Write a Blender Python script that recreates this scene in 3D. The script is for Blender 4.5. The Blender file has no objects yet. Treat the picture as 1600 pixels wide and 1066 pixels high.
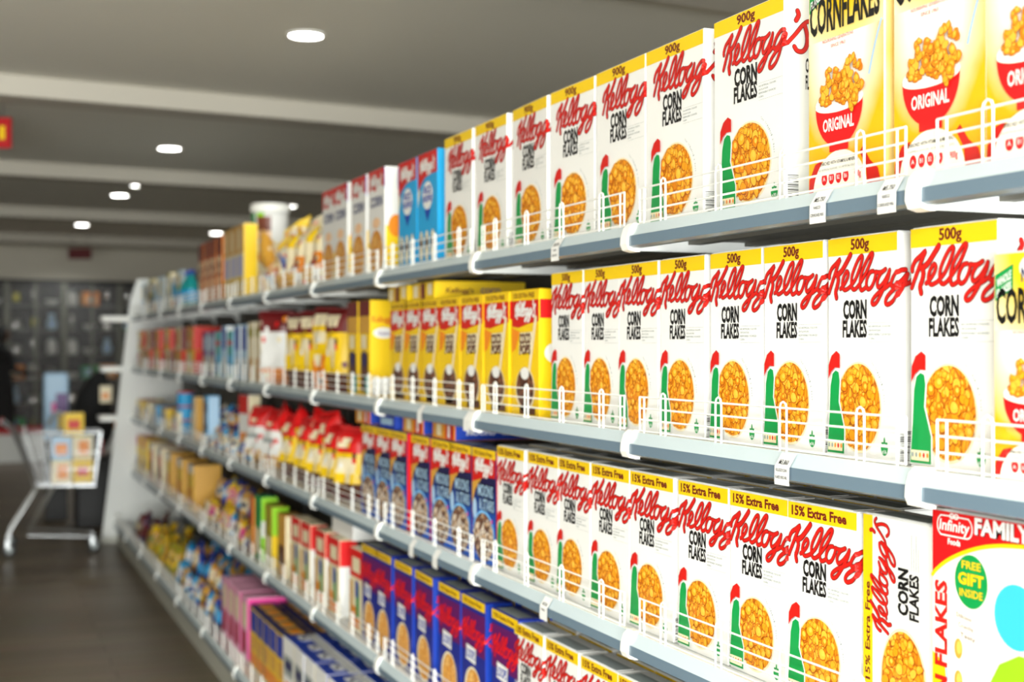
import bpy, bmesh, math, random
from math import sin, cos, pi, radians as R
from mathutils import Vector, Matrix
random.seed(7)
C = bpy.context.scene.collection
# ---------------------------------------------------------------- camera, light, exposure
F_PX, TH = 2222.0, 0.36535            # focal length in pixels of the 1600 wide frame, yaw of the camera towards the shelves
CT, ST = cos(TH), sin(TH)
CAMX, CAMZ = -1.326, 1.72             # the shelf lips lie on x = 0, the aisle runs along +y
sc = bpy.context.scene
cd = bpy.data.cameras.new('camera'); cam = bpy.data.objects.new('camera', cd); C.objects.link(cam)
cam.location = (CAMX, 0, CAMZ); cam.rotation_euler = (pi/2, 0, -TH)
cd.sensor_width = 36; cd.lens = 50; cd.shift_y = 7/1600; cd.clip_start = .05; cd.clip_end = 100
cd.dof.use_dof = True; cd.dof.focus_distance = 2.6; cd.dof.aperture_fstop = 3.0; cd.dof.aperture_blades = 0
sc.camera = cam
sc.view_settings.view_transform = 'Standard'; sc.view_settings.look = 'None'
sc.view_settings.gamma = 1; sc.view_settings.use_curve_mapping = False
sc.view_settings.exposure = 0.95
w = bpy.data.worlds.new('world'); sc.world = w; w.use_nodes = True
w.node_tree.nodes['Background'].inputs[0].default_value = (.85, .92, 1, 1)
w.node_tree.nodes['Background'].inputs[1].default_value = .03
RA = radians_room = R(9.4)            # the hall stands at a slight angle to the gondola
def room(u, r, z=0):                  # u across the hall (right), r along it, measured from the camera
    return Vector((CAMX + u*cos(RA) - r*sin(RA), u*sin(RA) + r*cos(RA), z))
CEIL = CAMZ + 1.6
def area(name, loc, rot, sx, sy, power, col=(1, 1, 1)):
    l = bpy.data.lights.new(name, 'AREA'); l.shape = 'RECTANGLE'; l.size = sx; l.size_y = sy; l.energy = power; l.color = col
    o = bpy.data.objects.new(name, l); C.objects.link(o); o.location = loc; o.rotation_euler = rot; return o
# added area light behind the camera that brightens the near end like window daylight
FRONT_FILL = area('added_front_light', room(-1.6, -4.7, 1.75), (R(90), 0, RA), 7.0, 2.6, 560, (.97, 1, .98))
area('ceiling_fill', room(-1.6, -4.6, .75), (R(128), 0, RA), 7.0, .8, 430, (.97, 1, .95))  # added upward fill that brightens the ceiling
LAMP_NEAR, LAMP_FAR = 95, 14           # watts of the downlights over the aisle: the unseen added ones near the front, the others
def at(px, py, z):                    # photo pixel and distance -> place
    xc = (px-800)/F_PX*z
    return Vector((xc*CT + z*ST + CAMX, z*CT - xc*ST, CAMZ + (540-py)/F_PX*z))
def ya(px, X):                        # where along the aisle a photo column meets the plane x = X
    d = X - CAMX; z = F_PX*d/(CT*(px+50)); return (z - d*ST)/CT
# ---------------------------------------------------------------- materials
MATS = {}
def mat(name, col, rough=.5, metal=0., emit=0., spec=.5, coat=0., bump=0., bscale=60., alpha=1.):
    if name in MATS: return MATS[name]
    m = bpy.data.materials.new(name); m.use_nodes = True; b = m.node_tree.nodes['Principled BSDF']
    b.inputs['Base Color'].default_value = (*col, 1); b.inputs['Roughness'].default_value = rough
    b.inputs['Metallic'].default_value = metal; b.inputs['Specular IOR Level'].default_value = spec
    b.inputs['Coat Weight'].default_value = coat; b.inputs['Coat Roughness'].default_value = .15
    b.inputs['Alpha'].default_value = alpha
    if emit: b.inputs['Emission Color'].default_value = (*col, 1); b.inputs['Emission Strength'].default_value = emit
    if bump:
        nt = m.node_tree; tx = nt.nodes.new('ShaderNodeTexCoord'); n = nt.nodes.new('ShaderNodeTexNoise'); bp = nt.nodes.new('ShaderNodeBump')
        n.inputs['Scale'].default_value = bscale; bp.inputs['Strength'].default_value = bump; bp.inputs['Distance'].default_value = .01
        nt.links.new(tx.outputs['Object'], n.inputs['Vector']); nt.links.new(n.outputs['Fac'], bp.inputs['Height']); nt.links.new(bp.outputs['Normal'], b.inputs['Normal'])
    MATS[name] = m; return m
def s2l(r, g, b):                     # sRGB 0..255 -> linear
    return tuple(((c/255)/12.92 if c/255 <= .04045 else ((c/255+.055)/1.055)**2.4) for c in (r, g, b))
def pm(name, r, g, b, rough=.38, **k): return mat(name, s2l(r, g, b), rough, **k)      # print colours
WHITE = pm('white board', 238, 238, 236); YEL = pm('yellow print', 243, 202, 14); RED = pm('red print', 208, 26, 18)
DRED = pm('deep red print', 120, 12, 10); BLACK = pm('black print', 14, 13, 14); GREEN = pm('green print', 8, 150, 72)
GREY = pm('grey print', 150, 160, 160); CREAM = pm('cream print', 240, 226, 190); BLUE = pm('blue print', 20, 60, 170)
NAVY = pm('navy print', 18, 28, 92); SKY = pm('sky blue print', 30, 165, 225); BROWN = pm('brown print', 92, 48, 28)
ORANGE = pm('orange print', 240, 140, 24); GOLD = pm('gold print', 214, 160, 60); LIME = pm('lime print', 150, 215, 30)
PINK = pm('pink print', 226, 60, 150); PURPLE = pm('purple print', 96, 50, 130); TEAL = pm('teal print', 20, 160, 160)
MAROON = pm('maroon print', 110, 20, 24); LBLUE = pm('pale blue print', 170, 205, 235); MAGENTA = pm('magenta print', 190, 20, 70)
CYAN = pm('cyan print', 60, 190, 240); BRED = pm('bright red print', 226, 20, 24); OLIVE = pm('olive print', 170, 160, 30)
FLK = [pm('flake edge', 168, 78, 8), pm('flake rim', 190, 98, 10), pm('flake amber', 226, 134, 10), pm('flake gold', 238, 156, 18), pm('flake honey', 244, 170, 32), pm('flake pale', 248, 186, 56), pm('flake light', 250, 196, 72)]
def cells(name, cols, dark, scale, edge=.12, stretch=(1, 1, 1)):      # printed picture of cereal pieces
    m = bpy.data.materials.new(name); m.use_nodes = True; nt = m.node_tree; b = nt.nodes['Principled BSDF']; b.inputs['Roughness'].default_value = .4
    tx = nt.nodes.new('ShaderNodeTexCoord'); mp = nt.nodes.new('ShaderNodeMapping'); mp.inputs['Scale'].default_value = stretch
    nz = nt.nodes.new('ShaderNodeTexNoise'); nz.inputs['Scale'].default_value = scale*.7
    mx = nt.nodes.new('ShaderNodeMixRGB'); mx.blend_type = 'ADD'; mx.inputs[0].default_value = .012
    nt.links.new(tx.outputs['Object'], mp.inputs['Vector']); nt.links.new(mp.outputs[0], nz.inputs['Vector']); nt.links.new(mp.outputs[0], mx.inputs[1]); nt.links.new(nz.outputs['Color'], mx.inputs[2])
    v = nt.nodes.new('ShaderNodeTexVoronoi'); e = nt.nodes.new('ShaderNodeTexVoronoi'); e.feature = 'DISTANCE_TO_EDGE'
    for q in (v, e): q.inputs['Scale'].default_value = scale; nt.links.new(mx.outputs[0], q.inputs['Vector'])
    r1 = nt.nodes.new('ShaderNodeValToRGB'); cr = r1.color_ramp; cr.interpolation = 'CONSTANT'
    while len(cr.elements) < len(cols): cr.elements.new(.5)
    for i, c in enumerate(cols): cr.elements[i].position = i/len(cols); cr.elements[i].color = (*s2l(*c), 1)
    sp = nt.nodes.new('ShaderNodeSeparateColor'); nt.links.new(v.outputs['Color'], sp.inputs[0]); nt.links.new(sp.outputs[0], r1.inputs[0])
    r2 = nt.nodes.new('ShaderNodeValToRGB'); r2.color_ramp.elements[0].position = 0; r2.color_ramp.elements[1].position = edge
    nt.links.new(e.outputs['Distance'], r2.inputs[0])
    mix = nt.nodes.new('ShaderNodeMixRGB'); mix.inputs[1].default_value = (*s2l(*dark), 1)
    nt.links.new(r2.outputs[0], mix.inputs[0]); nt.links.new(r1.outputs[0], mix.inputs[2]); nt.links.new(mix.outputs[0], b.inputs['Base Color'])
    return m
FLAKES = cells('corn flakes picture', [(238, 160, 30), (246, 184, 52), (232, 146, 22), (250, 196, 74), (240, 168, 36)], (176, 84, 14), 62, .13, (1, 1.25, .85))
CHOC = cells('chocolate cereal picture', [(120, 66, 40), (92, 48, 28), (150, 92, 60), (76, 36, 22)], (40, 18, 10), 75)
MIXED = cells('chocolate and marshmallow cereal picture', [(232, 214, 190), (130, 84, 58), (214, 178, 140), (92, 58, 44), (240, 226, 210)], (70, 40, 30), 70)
HOOPS = cells('honey hoops picture', [(236, 176, 76), (226, 156, 52), (244, 196, 110)], (190, 110, 40), 55)
def halo(name, a, b, cy, cz, ry, rz, r0, r1):       # printed ground, white round a centre and golden away from it
    m = bpy.data.materials.new(name); m.use_nodes = True; nt = m.node_tree; p = nt.nodes['Principled BSDF']; p.inputs['Roughness'].default_value = .38
    tx = nt.nodes.new('ShaderNodeTexCoord'); mp = nt.nodes.new('ShaderNodeMapping'); mp.inputs['Location'].default_value = (0, -cy/ry, -cz/rz); mp.inputs['Scale'].default_value = (0, 1/ry, 1/rz)
    nz = nt.nodes.new('ShaderNodeTexNoise'); nz.inputs['Scale'].default_value = 14; ln = nt.nodes.new('ShaderNodeVectorMath'); ln.operation = 'LENGTH'
    md = nt.nodes.new('ShaderNodeMath'); md.operation = 'MULTIPLY_ADD'; md.inputs[1].default_value = .25
    mr = nt.nodes.new('ShaderNodeMapRange'); mr.inputs['From Min'].default_value = r0; mr.inputs['From Max'].default_value = r1
    nt.links.new(tx.outputs['Object'], mp.inputs['Vector']); nt.links.new(mp.outputs[0], ln.inputs[0]); nt.links.new(tx.outputs['Object'], nz.inputs['Vector'])
    nt.links.new(nz.outputs['Fac'], md.inputs[0]); nt.links.new(ln.outputs['Value'], md.inputs[2]); nt.links.new(md.outputs[0], mr.inputs['Value'])
    mx = nt.nodes.new('ShaderNodeMixRGB'); mx.inputs[1].default_value = (*s2l(*a), 1); mx.inputs[2].default_value = (*s2l(*b), 1)
    nt.links.new(mr.outputs[0], mx.inputs[0]); nt.links.new(mx.outputs[0], p.inputs['Base Color']); return m
def duo(name, a, b, axis=2, lo=0., hi=.4, noise=.08):                  # two printed inks that melt into each other
    m = bpy.data.materials.new(name); m.use_nodes = True; nt = m.node_tree; p = nt.nodes['Principled BSDF']; p.inputs['Roughness'].default_value = .38
    tx = nt.nodes.new('ShaderNodeTexCoord'); sp = nt.nodes.new('ShaderNodeSeparateXYZ'); nz = nt.nodes.new('ShaderNodeTexNoise'); nz.inputs['Scale'].default_value = 12
    mr = nt.nodes.new('ShaderNodeMapRange'); mr.inputs['From Min'].default_value = lo; mr.inputs['From Max'].default_value = hi
    md = nt.nodes.new('ShaderNodeMath'); md.operation = 'MULTIPLY_ADD'; md.inputs[1].default_value = noise
    nt.links.new(tx.outputs['Object'], sp.inputs[0]); nt.links.new(tx.outputs['Object'], nz.inputs['Vector']); nt.links.new(nz.outputs['Fac'], md.inputs[0])
    nt.links.new(sp.outputs[axis], md.inputs[2]); nt.links.new(md.outputs[0], mr.inputs['Value'])
    mx = nt.nodes.new('ShaderNodeMixRGB'); mx.inputs[1].default_value = (*s2l(*a), 1); mx.inputs[2].default_value = (*s2l(*b), 1)
    nt.links.new(mr.outputs[0], mx.inputs[0]); nt.links.new(mx.outputs[0], p.inputs['Base Color']); return m
SUNNY = duo('yellow ground melting into white', (250, 200, 20), (255, 250, 225), 1, -.11, .10, .12)
SUNNYTOP = duo('golden ground melting into white', (255, 250, 215), (252, 205, 30), 2, .27, .40, .05)
NIGHT = duo('night blue print', (18, 96, 205), (20, 18, 72), 2, .09, .23, .02)
STEELW = mat('white coated steel', s2l(226, 228, 226), .45); WIRE = mat('white coated wire', s2l(238, 239, 236), .35)
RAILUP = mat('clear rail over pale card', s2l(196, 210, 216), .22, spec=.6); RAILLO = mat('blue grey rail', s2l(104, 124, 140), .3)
CAPM = mat('white plastic cap', s2l(246, 246, 242), .35); BACKM = mat('dark grey steel back', s2l(84, 82, 78), .6)
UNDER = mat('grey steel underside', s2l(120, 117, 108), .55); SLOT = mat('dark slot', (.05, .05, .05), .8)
PLINTH = mat('pale grey plinth', s2l(182, 182, 172), .5); CHROME = mat('chrome wire', (.42, .43, .44), .3, metal=1.)
RUBBER = mat('black rubber', (.015, .015, .016), .6); REDPL = mat('red plastic', s2l(180, 20, 30), .35)
# ---------------------------------------------------------------- mesh kit
class MB:
    def __init__(s): s.v = []; s.f = []; s.m = []; s.ms = []
    def mi(s, m):
        if m not in s.ms: s.ms.append(m)
        return s.ms.index(m)
    def add(s, vs, fs, m):
        o = len(s.v); k = s.mi(m); s.v += [tuple(p) for p in vs]
        for f in fs: s.f.append(tuple(i+o for i in f)); s.m.append(k)
    def box(s, a, b, m, mt=None, mfront=None, mside=None):
        (x0, y0, z0), (x1, y1, z1) = a, b
        vs = [(x0, y0, z0), (x1, y0, z0), (x1, y1, z0), (x0, y1, z0), (x0, y0, z1), (x1, y0, z1), (x1, y1, z1), (x0, y1, z1)]
        s.add(vs, [(3, 2, 1, 0)], m); s.add(vs, [(4, 5, 6, 7)], mt or m); s.add(vs, [(0, 1, 5, 4), (2, 3, 7, 6)], mside or m)
        s.add(vs, [(3, 0, 4, 7)], mfront or m); s.add(vs, [(1, 2, 6, 5)], m)
    def cbox(s, a, b, m, ch=.0015, **k):      # box with chamfered edges
        bm = bmesh.new(); bmesh.ops.create_cube(bm, size=1)
        for v in bm.verts: v.co = Vector([(a[i]+b[i])/2 + v.co[i]*(b[i]-a[i]) for i in range(3)])
        bmesh.ops.bevel(bm, geom=bm.edges[:], offset=ch, segments=1, affect='EDGES')
        s.bm(bm, m); bm.free()
    def bm(s, bm, m, M=None):
        bm.verts.index_update(); s.add([(M @ v.co if M else v.co) for v in bm.verts], [[v.index for v in f.verts] for f in bm.faces], m)
    def tube(s, pts, r, m, n=6, closed=False):
        P = [Vector(p) for p in pts]; rings = []; N = len(P); up = None
        for i, p in enumerate(P):
            if closed: d = (P[(i+1) % N]-P[i-1])
            else: d = (P[min(i+1, N-1)]-P[max(i-1, 0)])
            d.normalize()
            if up is None: up = d.orthogonal().normalized()
            up = (up - d*up.dot(d)).normalized() if (up - d*up.dot(d)).length > 1e-5 else d.orthogonal().normalized(); q = d.cross(up)
            rr = r[i] if isinstance(r, (list, tuple)) else r
            rings.append([p + (up*cos(2*pi*k/n) + q*sin(2*pi*k/n))*rr for k in range(n)])
        vs = [v for g in rings for v in g]; fs = []
        for i in range(N if closed else N-1):
            a, b = i*n, ((i+1) % N)*n
            for k in range(n): fs.append((a+k, a+(k+1) % n, b+(k+1) % n, b+k))
        if not closed: fs += [tuple(range(n))[::-1], tuple((N-1)*n+k for k in range(n))]
        s.add(vs, fs, m)
    def lathe(s, prof, m, n=20, c=(0, 0, 0), axis='z', mats=None):
        vs = []; fs = []
        for (r, z) in prof:
            for k in range(n):
                a = 2*pi*k/n; p = (r*cos(a), r*sin(a), z)
                if axis == 'y': p = (r*cos(a), z, r*sin(a))
                vs.append((p[0]+c[0], p[1]+c[1], p[2]+c[2]))
        o = len(s.v); s.v += vs
        for i in range(len(prof)-1):
            k0 = s.mi(mats[i] if mats else m)
            for k in range(n): s.f.append((o+i*n+k, o+i*n+(k+1) % n, o+(i+1)*n+(k+1) % n, o+(i+1)*n+k)); s.m.append(k0)
    def build(s, name, parent=None, smooth=False):
        me = bpy.data.meshes.new(name); me.from_pydata(s.v, [], s.f)
        for m in s.ms: me.materials.append(m)
        me.polygons.foreach_set('material_index', s.m)
        if smooth: me.polygons.foreach_set('use_smooth', [True]*len(me.polygons))
        me.update(); o = bpy.data.objects.new(name, me); C.objects.link(o); o.parent = parent; return o
def tag(o, label, cat, group=None, kind=None):
    if kind: o['kind'] = kind
    if label: o['label'] = label
    if cat: o['category'] = cat
    if group: o['group'] = group
    return o
def thing(name, label, cat, loc=(0, 0, 0), rz=0., group=None):
    o = bpy.data.objects.new(name, None); C.objects.link(o); o.location = loc; o.rotation_euler = (0, 0, rz); o.empty_display_size = .05
    return tag(o, label, cat, group)
def struct(mb, name): o = mb.build(name); o['kind'] = 'structure'; return o
def dup(o, parent=None):
    kids = list(o.children); c = o.copy(); C.objects.link(c); c.parent = parent
    for k in kids: dup(k, c)
    return c
used = set()
def place(proto, loc, rz, label, group=None, rx=0., ry=0., cat=None):  # the first call moves the prototype itself
    o = proto if proto.name not in used else dup(proto)
    used.add(proto.name); o.location = loc; o.rotation_euler = (rx, ry, rz); o['label'] = label
    if group: o['group'] = group
    elif 'group' in o: del o['group']
    if cat: o['category'] = cat
    return o
ORD = 'first second third fourth fifth sixth seventh eighth ninth tenth eleventh twelfth thirteenth fourteenth'.split()
def nth(i, n):                        # i counts from the right-hand (near) end
    return ('rightmost' if i == 0 else 'leftmost' if i == n-1 else ORD[i] + ' from the right')
# ---------------------------------------------------------------- printing on a box face
TXT = {}
def glyphs(s, off):
    if (s, off) not in TXT:
        c = bpy.data.curves.new('t', 'FONT'); c.body = s; c.offset = off; c.resolution_u = 2
        o = bpy.data.objects.new('t', c); me = bpy.data.meshes.new_from_object(o)
        v = [(p.co.x, p.co.y) for p in me.vertices]; f = [tuple(q.vertices) for q in me.polygons]
        bpy.data.objects.remove(o); bpy.data.curves.remove(c); bpy.data.meshes.remove(me); TXT[(s, off)] = (v, f)
    return TXT[(s, off)]
class Face:
    """2D print (u to the right, v up, metres) laid on the front of a box W wide; beyond W it runs round the corner onto the side."""
    def __init__(s, W, mb, fn=None, eps=.0005): s.W = W; s.mb = mb; s.eps = eps; s.bulge = 0; s.fn = fn or s.front
    def front(s, u, v, n):
        n += s.bulge*max(0, 1-abs(u-s.W)/.009)             # keep clear of the folded edge
        return (-n, s.W/2-u, v) if u <= s.W else (u-s.W, -s.W/2-n, v)
    def poly(s, pts, m, L=1, fs=None): s.mb.add([s.fn(u, v, s.eps*L) for u, v in pts], fs or [tuple(range(len(pts)))], m)
    def rect(s, u0, v0, u1, v1, m, L=1): s.poly([(u0, v0), (u1, v0), (u1, v1), (u0, v1)], m, L)
    def ell(s, cu, cv, ru, rv, m, L=1, n=28, a0=0, a1=2*pi):
        s.poly([(cu+ru*cos(a0+(a1-a0)*k/n), cv+rv*sin(a0+(a1-a0)*k/n)) for k in range(n+(a1-a0 < 6.2))], m, L)
    def flakes(s, cu, cv, ru, rv, n, sz, L, seed=1, heap=False):      # overlapping corn flakes, drawn one over the other
        r = random.Random(seed)
        for i in range(n):
            a = r.uniform(0, 2*pi); d = r.random()**.5*(1-sz*.8/min(ru, rv)); q = sz*r.uniform(.75, 1.25)
            if heap: a = r.uniform(0, pi); u, v = cu+ru*.96*cos(a)*d, cv+rv*abs(sin(a))*d*(.45+.55*r.random())
            else: u, v = cu+ru*d*cos(a), cv+rv*d*sin(a)
            t = r.uniform(0, pi); e = r.uniform(.62, .95); w = [r.uniform(.82, 1.15) for _ in range(9)]
            P = [(q*w[k]*cos(2*pi*k/9), q*e*w[k]*sin(2*pi*k/9)) for k in range(9)]; P = [(x*cos(t)-y*sin(t), x*sin(t)+y*cos(t)) for x, y in P]
            z = L+i*.03
            s.poly([(u+x, v+y) for x, y in P], FLK[0] if r.random() < .6 else FLK[1], z); s.poly([(u+x*.86, v+y*.86+q*.05) for x, y in P], r.choice(FLK[2:6]), z+.01)
            if r.random() < .7: s.poly([(u+x*.42+q*.12, v+y*.42+q*.18) for x, y in P], r.choice(FLK[5:]), z+.02)
    def text(s, t, u0, u1, v0, h, m, L=2, off=.0, shear=0., rise=0., rot=None):
        v, f = glyphs(t, off)
        if not v: return
        x0 = min(p[0] for p in v); x1 = max(p[0] for p in v); sx = (u1-u0)/(x1-x0); sy = h/.69
        P = [(u0+(x-x0)*sx+y*sy*shear, v0+y*sy+(x-x0)*sx*rise) for x, y in v]
        if rot: P = [(rot[0]+(x*cos(rot[2])-y*sin(rot[2])), rot[1]+(x*sin(rot[2])+y*cos(rot[2]))) for x, y in P]
        s.poly(P, m, L, f)
    def stroke(s, pts, wd, m, L=2, sub=5):
        P = [Vector(p) for p in pts]; Q = []
        for i in range(len(P)-1):
            a, b, c, d = P[max(i-1, 0)], P[i], P[i+1], P[min(i+2, len(P)-1)]
            for k in range(sub):
                t = k/sub; Q.append(.5*((2*b)+(c-a)*t+(2*a-5*b+4*c-d)*t*t+(3*b-a-3*c+d)*t**3))
        Q.append(P[-1]); vs = []; n = len(Q)
        for i, q in enumerate(Q):
            d = (Q[min(i+1, n-1)]-Q[max(i-1, 0)]); d = d.normalized() if d.length > 1e-9 else Vector((1, 0)); e = Vector((-d.y, d.x))*wd/2
            vs += [s.fn(*(q+e), s.eps*(L+.4*i/n)), s.fn(*(q-e), s.eps*(L+.4*i/n))]         # rises a hair along its way so that crossings never coincide
        s.mb.add(vs, [(2*i, 2*i+1, 2*i+3, 2*i+2) for i in range(n-1)], m)
        for q, l in ((Q[0], -.06), (Q[-1], .46)): s.ell(q.x, q.y, wd/2, wd/2, m, L+l, 10)
LOGO = [([(.0053,.3027),(.0058,.308),(.0126,.3176),(.025,.3247),(.0366,.3314),(.0307,.3222),(.0225,.3085),(.0113,.2892),(.0045,.2767)],.0085),
([(.0672,.3375),(.058,.3276),(.0422,.3124),(.0312,.3067)],.0105),([(.0275,.3068),(.0319,.2982),(.0282,.2856),(.0243,.2773),(.0268,.2676)],.010),
([(.0381,.2821),(.0471,.2876),(.0568,.297),(.0609,.3058),(.0568,.3106),(.0483,.303),(.044,.2934),(.0447,.2849),(.0503,.2798),(.0605,.2821),(.0701,.2873),(.082,.2971),(.0937,.3144),(.1008,.3292),(.0996,.334),(.0914,.3304),(.0808,.3179),(.072,.3032),(.0701,.2908),(.0729,.2816),(.0796,.2799),(.089,.2851),(.1031,.2975),(.117,.3131),(.128,.3302),(.1296,.3362),(.1234,.3352),(.1124,.3243),(.1019,.3112),(.0956,.2965),(.0944,.2855),(.0973,.2782),(.1043,.2789),(.1124,.2833)],.0075),
([(.1307,.3076),(.1227,.306),(.1147,.2969),(.1119,.2861),(.117,.2788),(.1262,.2821),(.1335,.2919),(.1375,.3012),(.1371,.3059),(.1443,.3049),(.1533,.3051),(.1644,.3092)],.0075),
([(.1622,.3079),(.1511,.3025),(.1432,.2928),(.1425,.2834),(.1477,.2811),(.1589,.288),(.17,.2995),(.175,.3072)],.0075),
([(.175,.3072),(.1711,.2954),(.1622,.2825),(.1511,.2682),(.1398,.2565),(.1307,.2534),(.1273,.2576),(.1326,.2642),(.1466,.2724),(.1666,.2803),(.1776,.2858)],.0075),
([(.2088,.307),(.1989,.3058),(.1875,.2986),(.1798,.2884),(.1809,.2817),(.1896,.2823),(.2012,.2899),(.2119,.3003)],.008),
([(.2122,.3003),(.2073,.2882),(.1981,.2729),(.1853,.2589),(.1711,.2525),(.164,.2557),(.1688,.2649),(.1842,.2749),(.2027,.2819),(.2165,.2869)],.0078),
([(.2165,.2869),(.232,.302),(.246,.317),(.258,.3235),(.266,.317)],.007),([(.25,.316),(.2545,.300),(.2535,.284),(.246,.2745),(.235,.2745),(.229,.281)],.008),([(.2355,.339),(.2375,.332),(.2325,.3235)],.0085)]
def script_logo(fc, u, v, su, sv, m, edge=None, L=2, umax=9, wk=.9):
    fc.bulge = .0014   # the red brand script; (u, v) is its lower left corner
    for k, (pts, wd) in enumerate(LOGO):
        P = [(u+x*su, v+(y-.25)*sv) for x, y in pts]
        if max(p[0] for p in P) > umax: continue
        if edge: fc.stroke(P, (wd+.0016)*wk*(su+sv)/2, edge, L+k*.037)
        fc.stroke(P, wd*.88*wk*(su+sv)/2, m, L+1+k*.037)
    fc.bulge = 0
# ---------------------------------------------------------------- the setting
FLOORM = bpy.data.materials.new('dark wood look floor'); FLOORM.use_nodes = True
def _floor(nt):
    b = nt.nodes['Principled BSDF']; b.inputs['Roughness'].default_value = .42
    tx = nt.nodes.new('ShaderNodeTexCoord'); br = nt.nodes.new('ShaderNodeTexBrick'); br.inputs['Scale'].default_value = 1
    br.inputs['Brick Width'].default_value = 1.2; br.inputs['Row Height'].default_value = .18; br.inputs['Mortar Size'].default_value = .003
    br.inputs['Color1'].default_value = (*s2l(138, 122, 100), 1); br.inputs['Color2'].default_value = (*s2l(114, 100, 82), 1); br.inputs['Mortar'].default_value = (*s2l(50, 42, 34), 1)
    nz = nt.nodes.new('ShaderNodeTexNoise'); nz.inputs['Scale'].default_value = 9; mp = nt.nodes.new('ShaderNodeMapping'); mp.inputs['Scale'].default_value = (.25, 3, 1)
    nt.links.new(tx.outputs['Object'], br.inputs['Vector']); nt.links.new(tx.outputs['Object'], mp.inputs['Vector']); nt.links.new(mp.outputs[0], nz.inputs['Vector'])
    mx = nt.nodes.new('ShaderNodeMixRGB'); mx.blend_type = 'MULTIPLY'; mx.inputs[0].default_value = .5
    nt.links.new(br.outputs['Color'], mx.inputs[1]); nt.links.new(nz.outputs['Color'], mx.inputs[2]); nt.links.new(mx.outputs[0], b.inputs['Base Color'])
_floor(FLOORM.node_tree)
CEILM = mat('matt ceiling paint', s2l(222, 220, 210), .8); BEAMM = mat('matt beam paint', s2l(186, 181, 170), .75); WALLM = mat('wall paint', s2l(206, 200, 186), .7)
U0, U1, R0, R1 = -9., 8., -5., 23.6
def rbox(mb, u0, u1, r0, r1, z0, z1, m):
    q = [room(u, r, z) for z in (z0, z1) for u, r in ((u0, r0), (u1, r0), (u1, r1), (u0, r1))]
    mb.add(q, [(3, 2, 1, 0), (4, 5, 6, 7), (0, 1, 5, 4), (1, 2, 6, 5), (2, 3, 7, 6), (3, 0, 4, 7)], m)
def rstruct(name, *a):
    mb = MB(); rbox(mb, *a); return struct(mb, name)
rstruct('floor', U0, U1, R0, R1, -.1, 0, FLOORM); rstruct('ceiling', U0, U1, R0, R1, CEIL, CEIL+.1, CEILM)
rstruct('wall_back', U0, U1, R1, R1+.15, 0, CEIL, WALLM); rstruct('wall_left', U0-.15, U0, R0, R1, 0, CEIL, WALLM)
rstruct('wall_right', U1, U1+.15, R0, R1, 0, CEIL, WALLM)
wf = MB()
for a in ((U0, -5.2, 0, CEIL), (2.0, U1, 0, CEIL), (-5.2, 2.0, 0, .4), (-5.2, 2.0, 3.1, CEIL)): rbox(wf, a[0], a[1], R0-.15, R0, a[2], a[3], WALLM)
struct(wf, 'wall_front')
wn = MB()
for u in (-5.2, -2.8, -.4, 1.94): rbox(wn, u, u+.06, R0-.1, R0-.04, .4, 3.1, mat('aluminium frame', (.5, .5, .5), .4, metal=1.))
for z in (.4, 3.04): rbox(wn, -5.2, 2.0, R0-.1, R0-.04, z, z+.06, MATS['aluminium frame'])
struct(wn, 'added_window_1')  # unseen frame added around the front area light
for i, r in enumerate((4.66, 8.74, 12.81, 16.93, 21.0)):
    rstruct('ceiling_beam_%d' % (i+1), U0, U1, r, r+.3, CEIL-.122, CEIL, BEAMM)
# round ceiling lights: the ones in view are read off the photo, the others are unseen, added stronger to light the near end
LENS = mat('lit lamp lens', (1, .98, .95), .3, emit=14.)
def ceiling_light(name, loc, rad, power, label, group=None):
    t = thing(name, label, 'ceiling light', loc, 0, group)
    a = MB(); a.lathe([(rad*1.18, 0), (rad*1.18, -.008), (rad*1.0, -.012), (rad, 0)], CAPM, 24); a.build('rim', t)
    b = MB(); b.lathe([(rad, -.006), (.0001, -.010)], LENS, 24); b.build('lens', t)
    l = bpy.data.lights.new('lamp', 'SPOT'); l.energy = power; l.spot_size = R(150); l.spot_blend = .9; l.shadow_soft_size = rad; l.color = (.97, 1, .95)
    o = bpy.data.objects.new('lamp', l); C.objects.link(o); o.parent = t; o.location = (0, 0, -.03)
    return t
big = [(478, 57, 'nearest large round light in the ceiling'), (265, 233, 'large round ceiling light beyond the first white beam, left of the small spot'), (187, 306, 'large round ceiling light beyond the second beam, just below a small spot'),
       (128, 352, 'farthest large round light on the left, above the red sign'), (338, 365, 'large round ceiling light low over the brown boxes on the top shelf')]
small = [(375, 189, 'small round ceiling spot just under the first white beam'), (211, 291, 'small round ceiling spot just above a large light'), (114, 380, 'small round ceiling spot at the left of the red sign'), (457, 323, 'small round ceiling spot right of the white plastic tub')]
for px, py, lb in big:
    p = at(px, py, F_PX*1.588/(540-py)); ceiling_light('ceiling_light', (p.x, p.y, CEIL), .085, LAMP_FAR, lb)
for px, py, lb in small:
    p = at(px, py, F_PX*1.588/(540-py)); ceiling_light('ceiling_light', (p.x, p.y, CEIL), .042, LAMP_FAR*(3 if px == 114 else .3), lb)
k = 0
for u in (-2.0, -.7):
    for r in (-2.6, -.6, 1.4, 3.4):
        p = room(u, r); k += 1
        ceiling_light('ceiling_light', (p.x, p.y, CEIL), .085, LAMP_NEAR, 'added round ceiling light over the near end of the aisle, %s of its line' % ORD[k-1], 'added ceiling lights over the near aisle')
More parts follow.
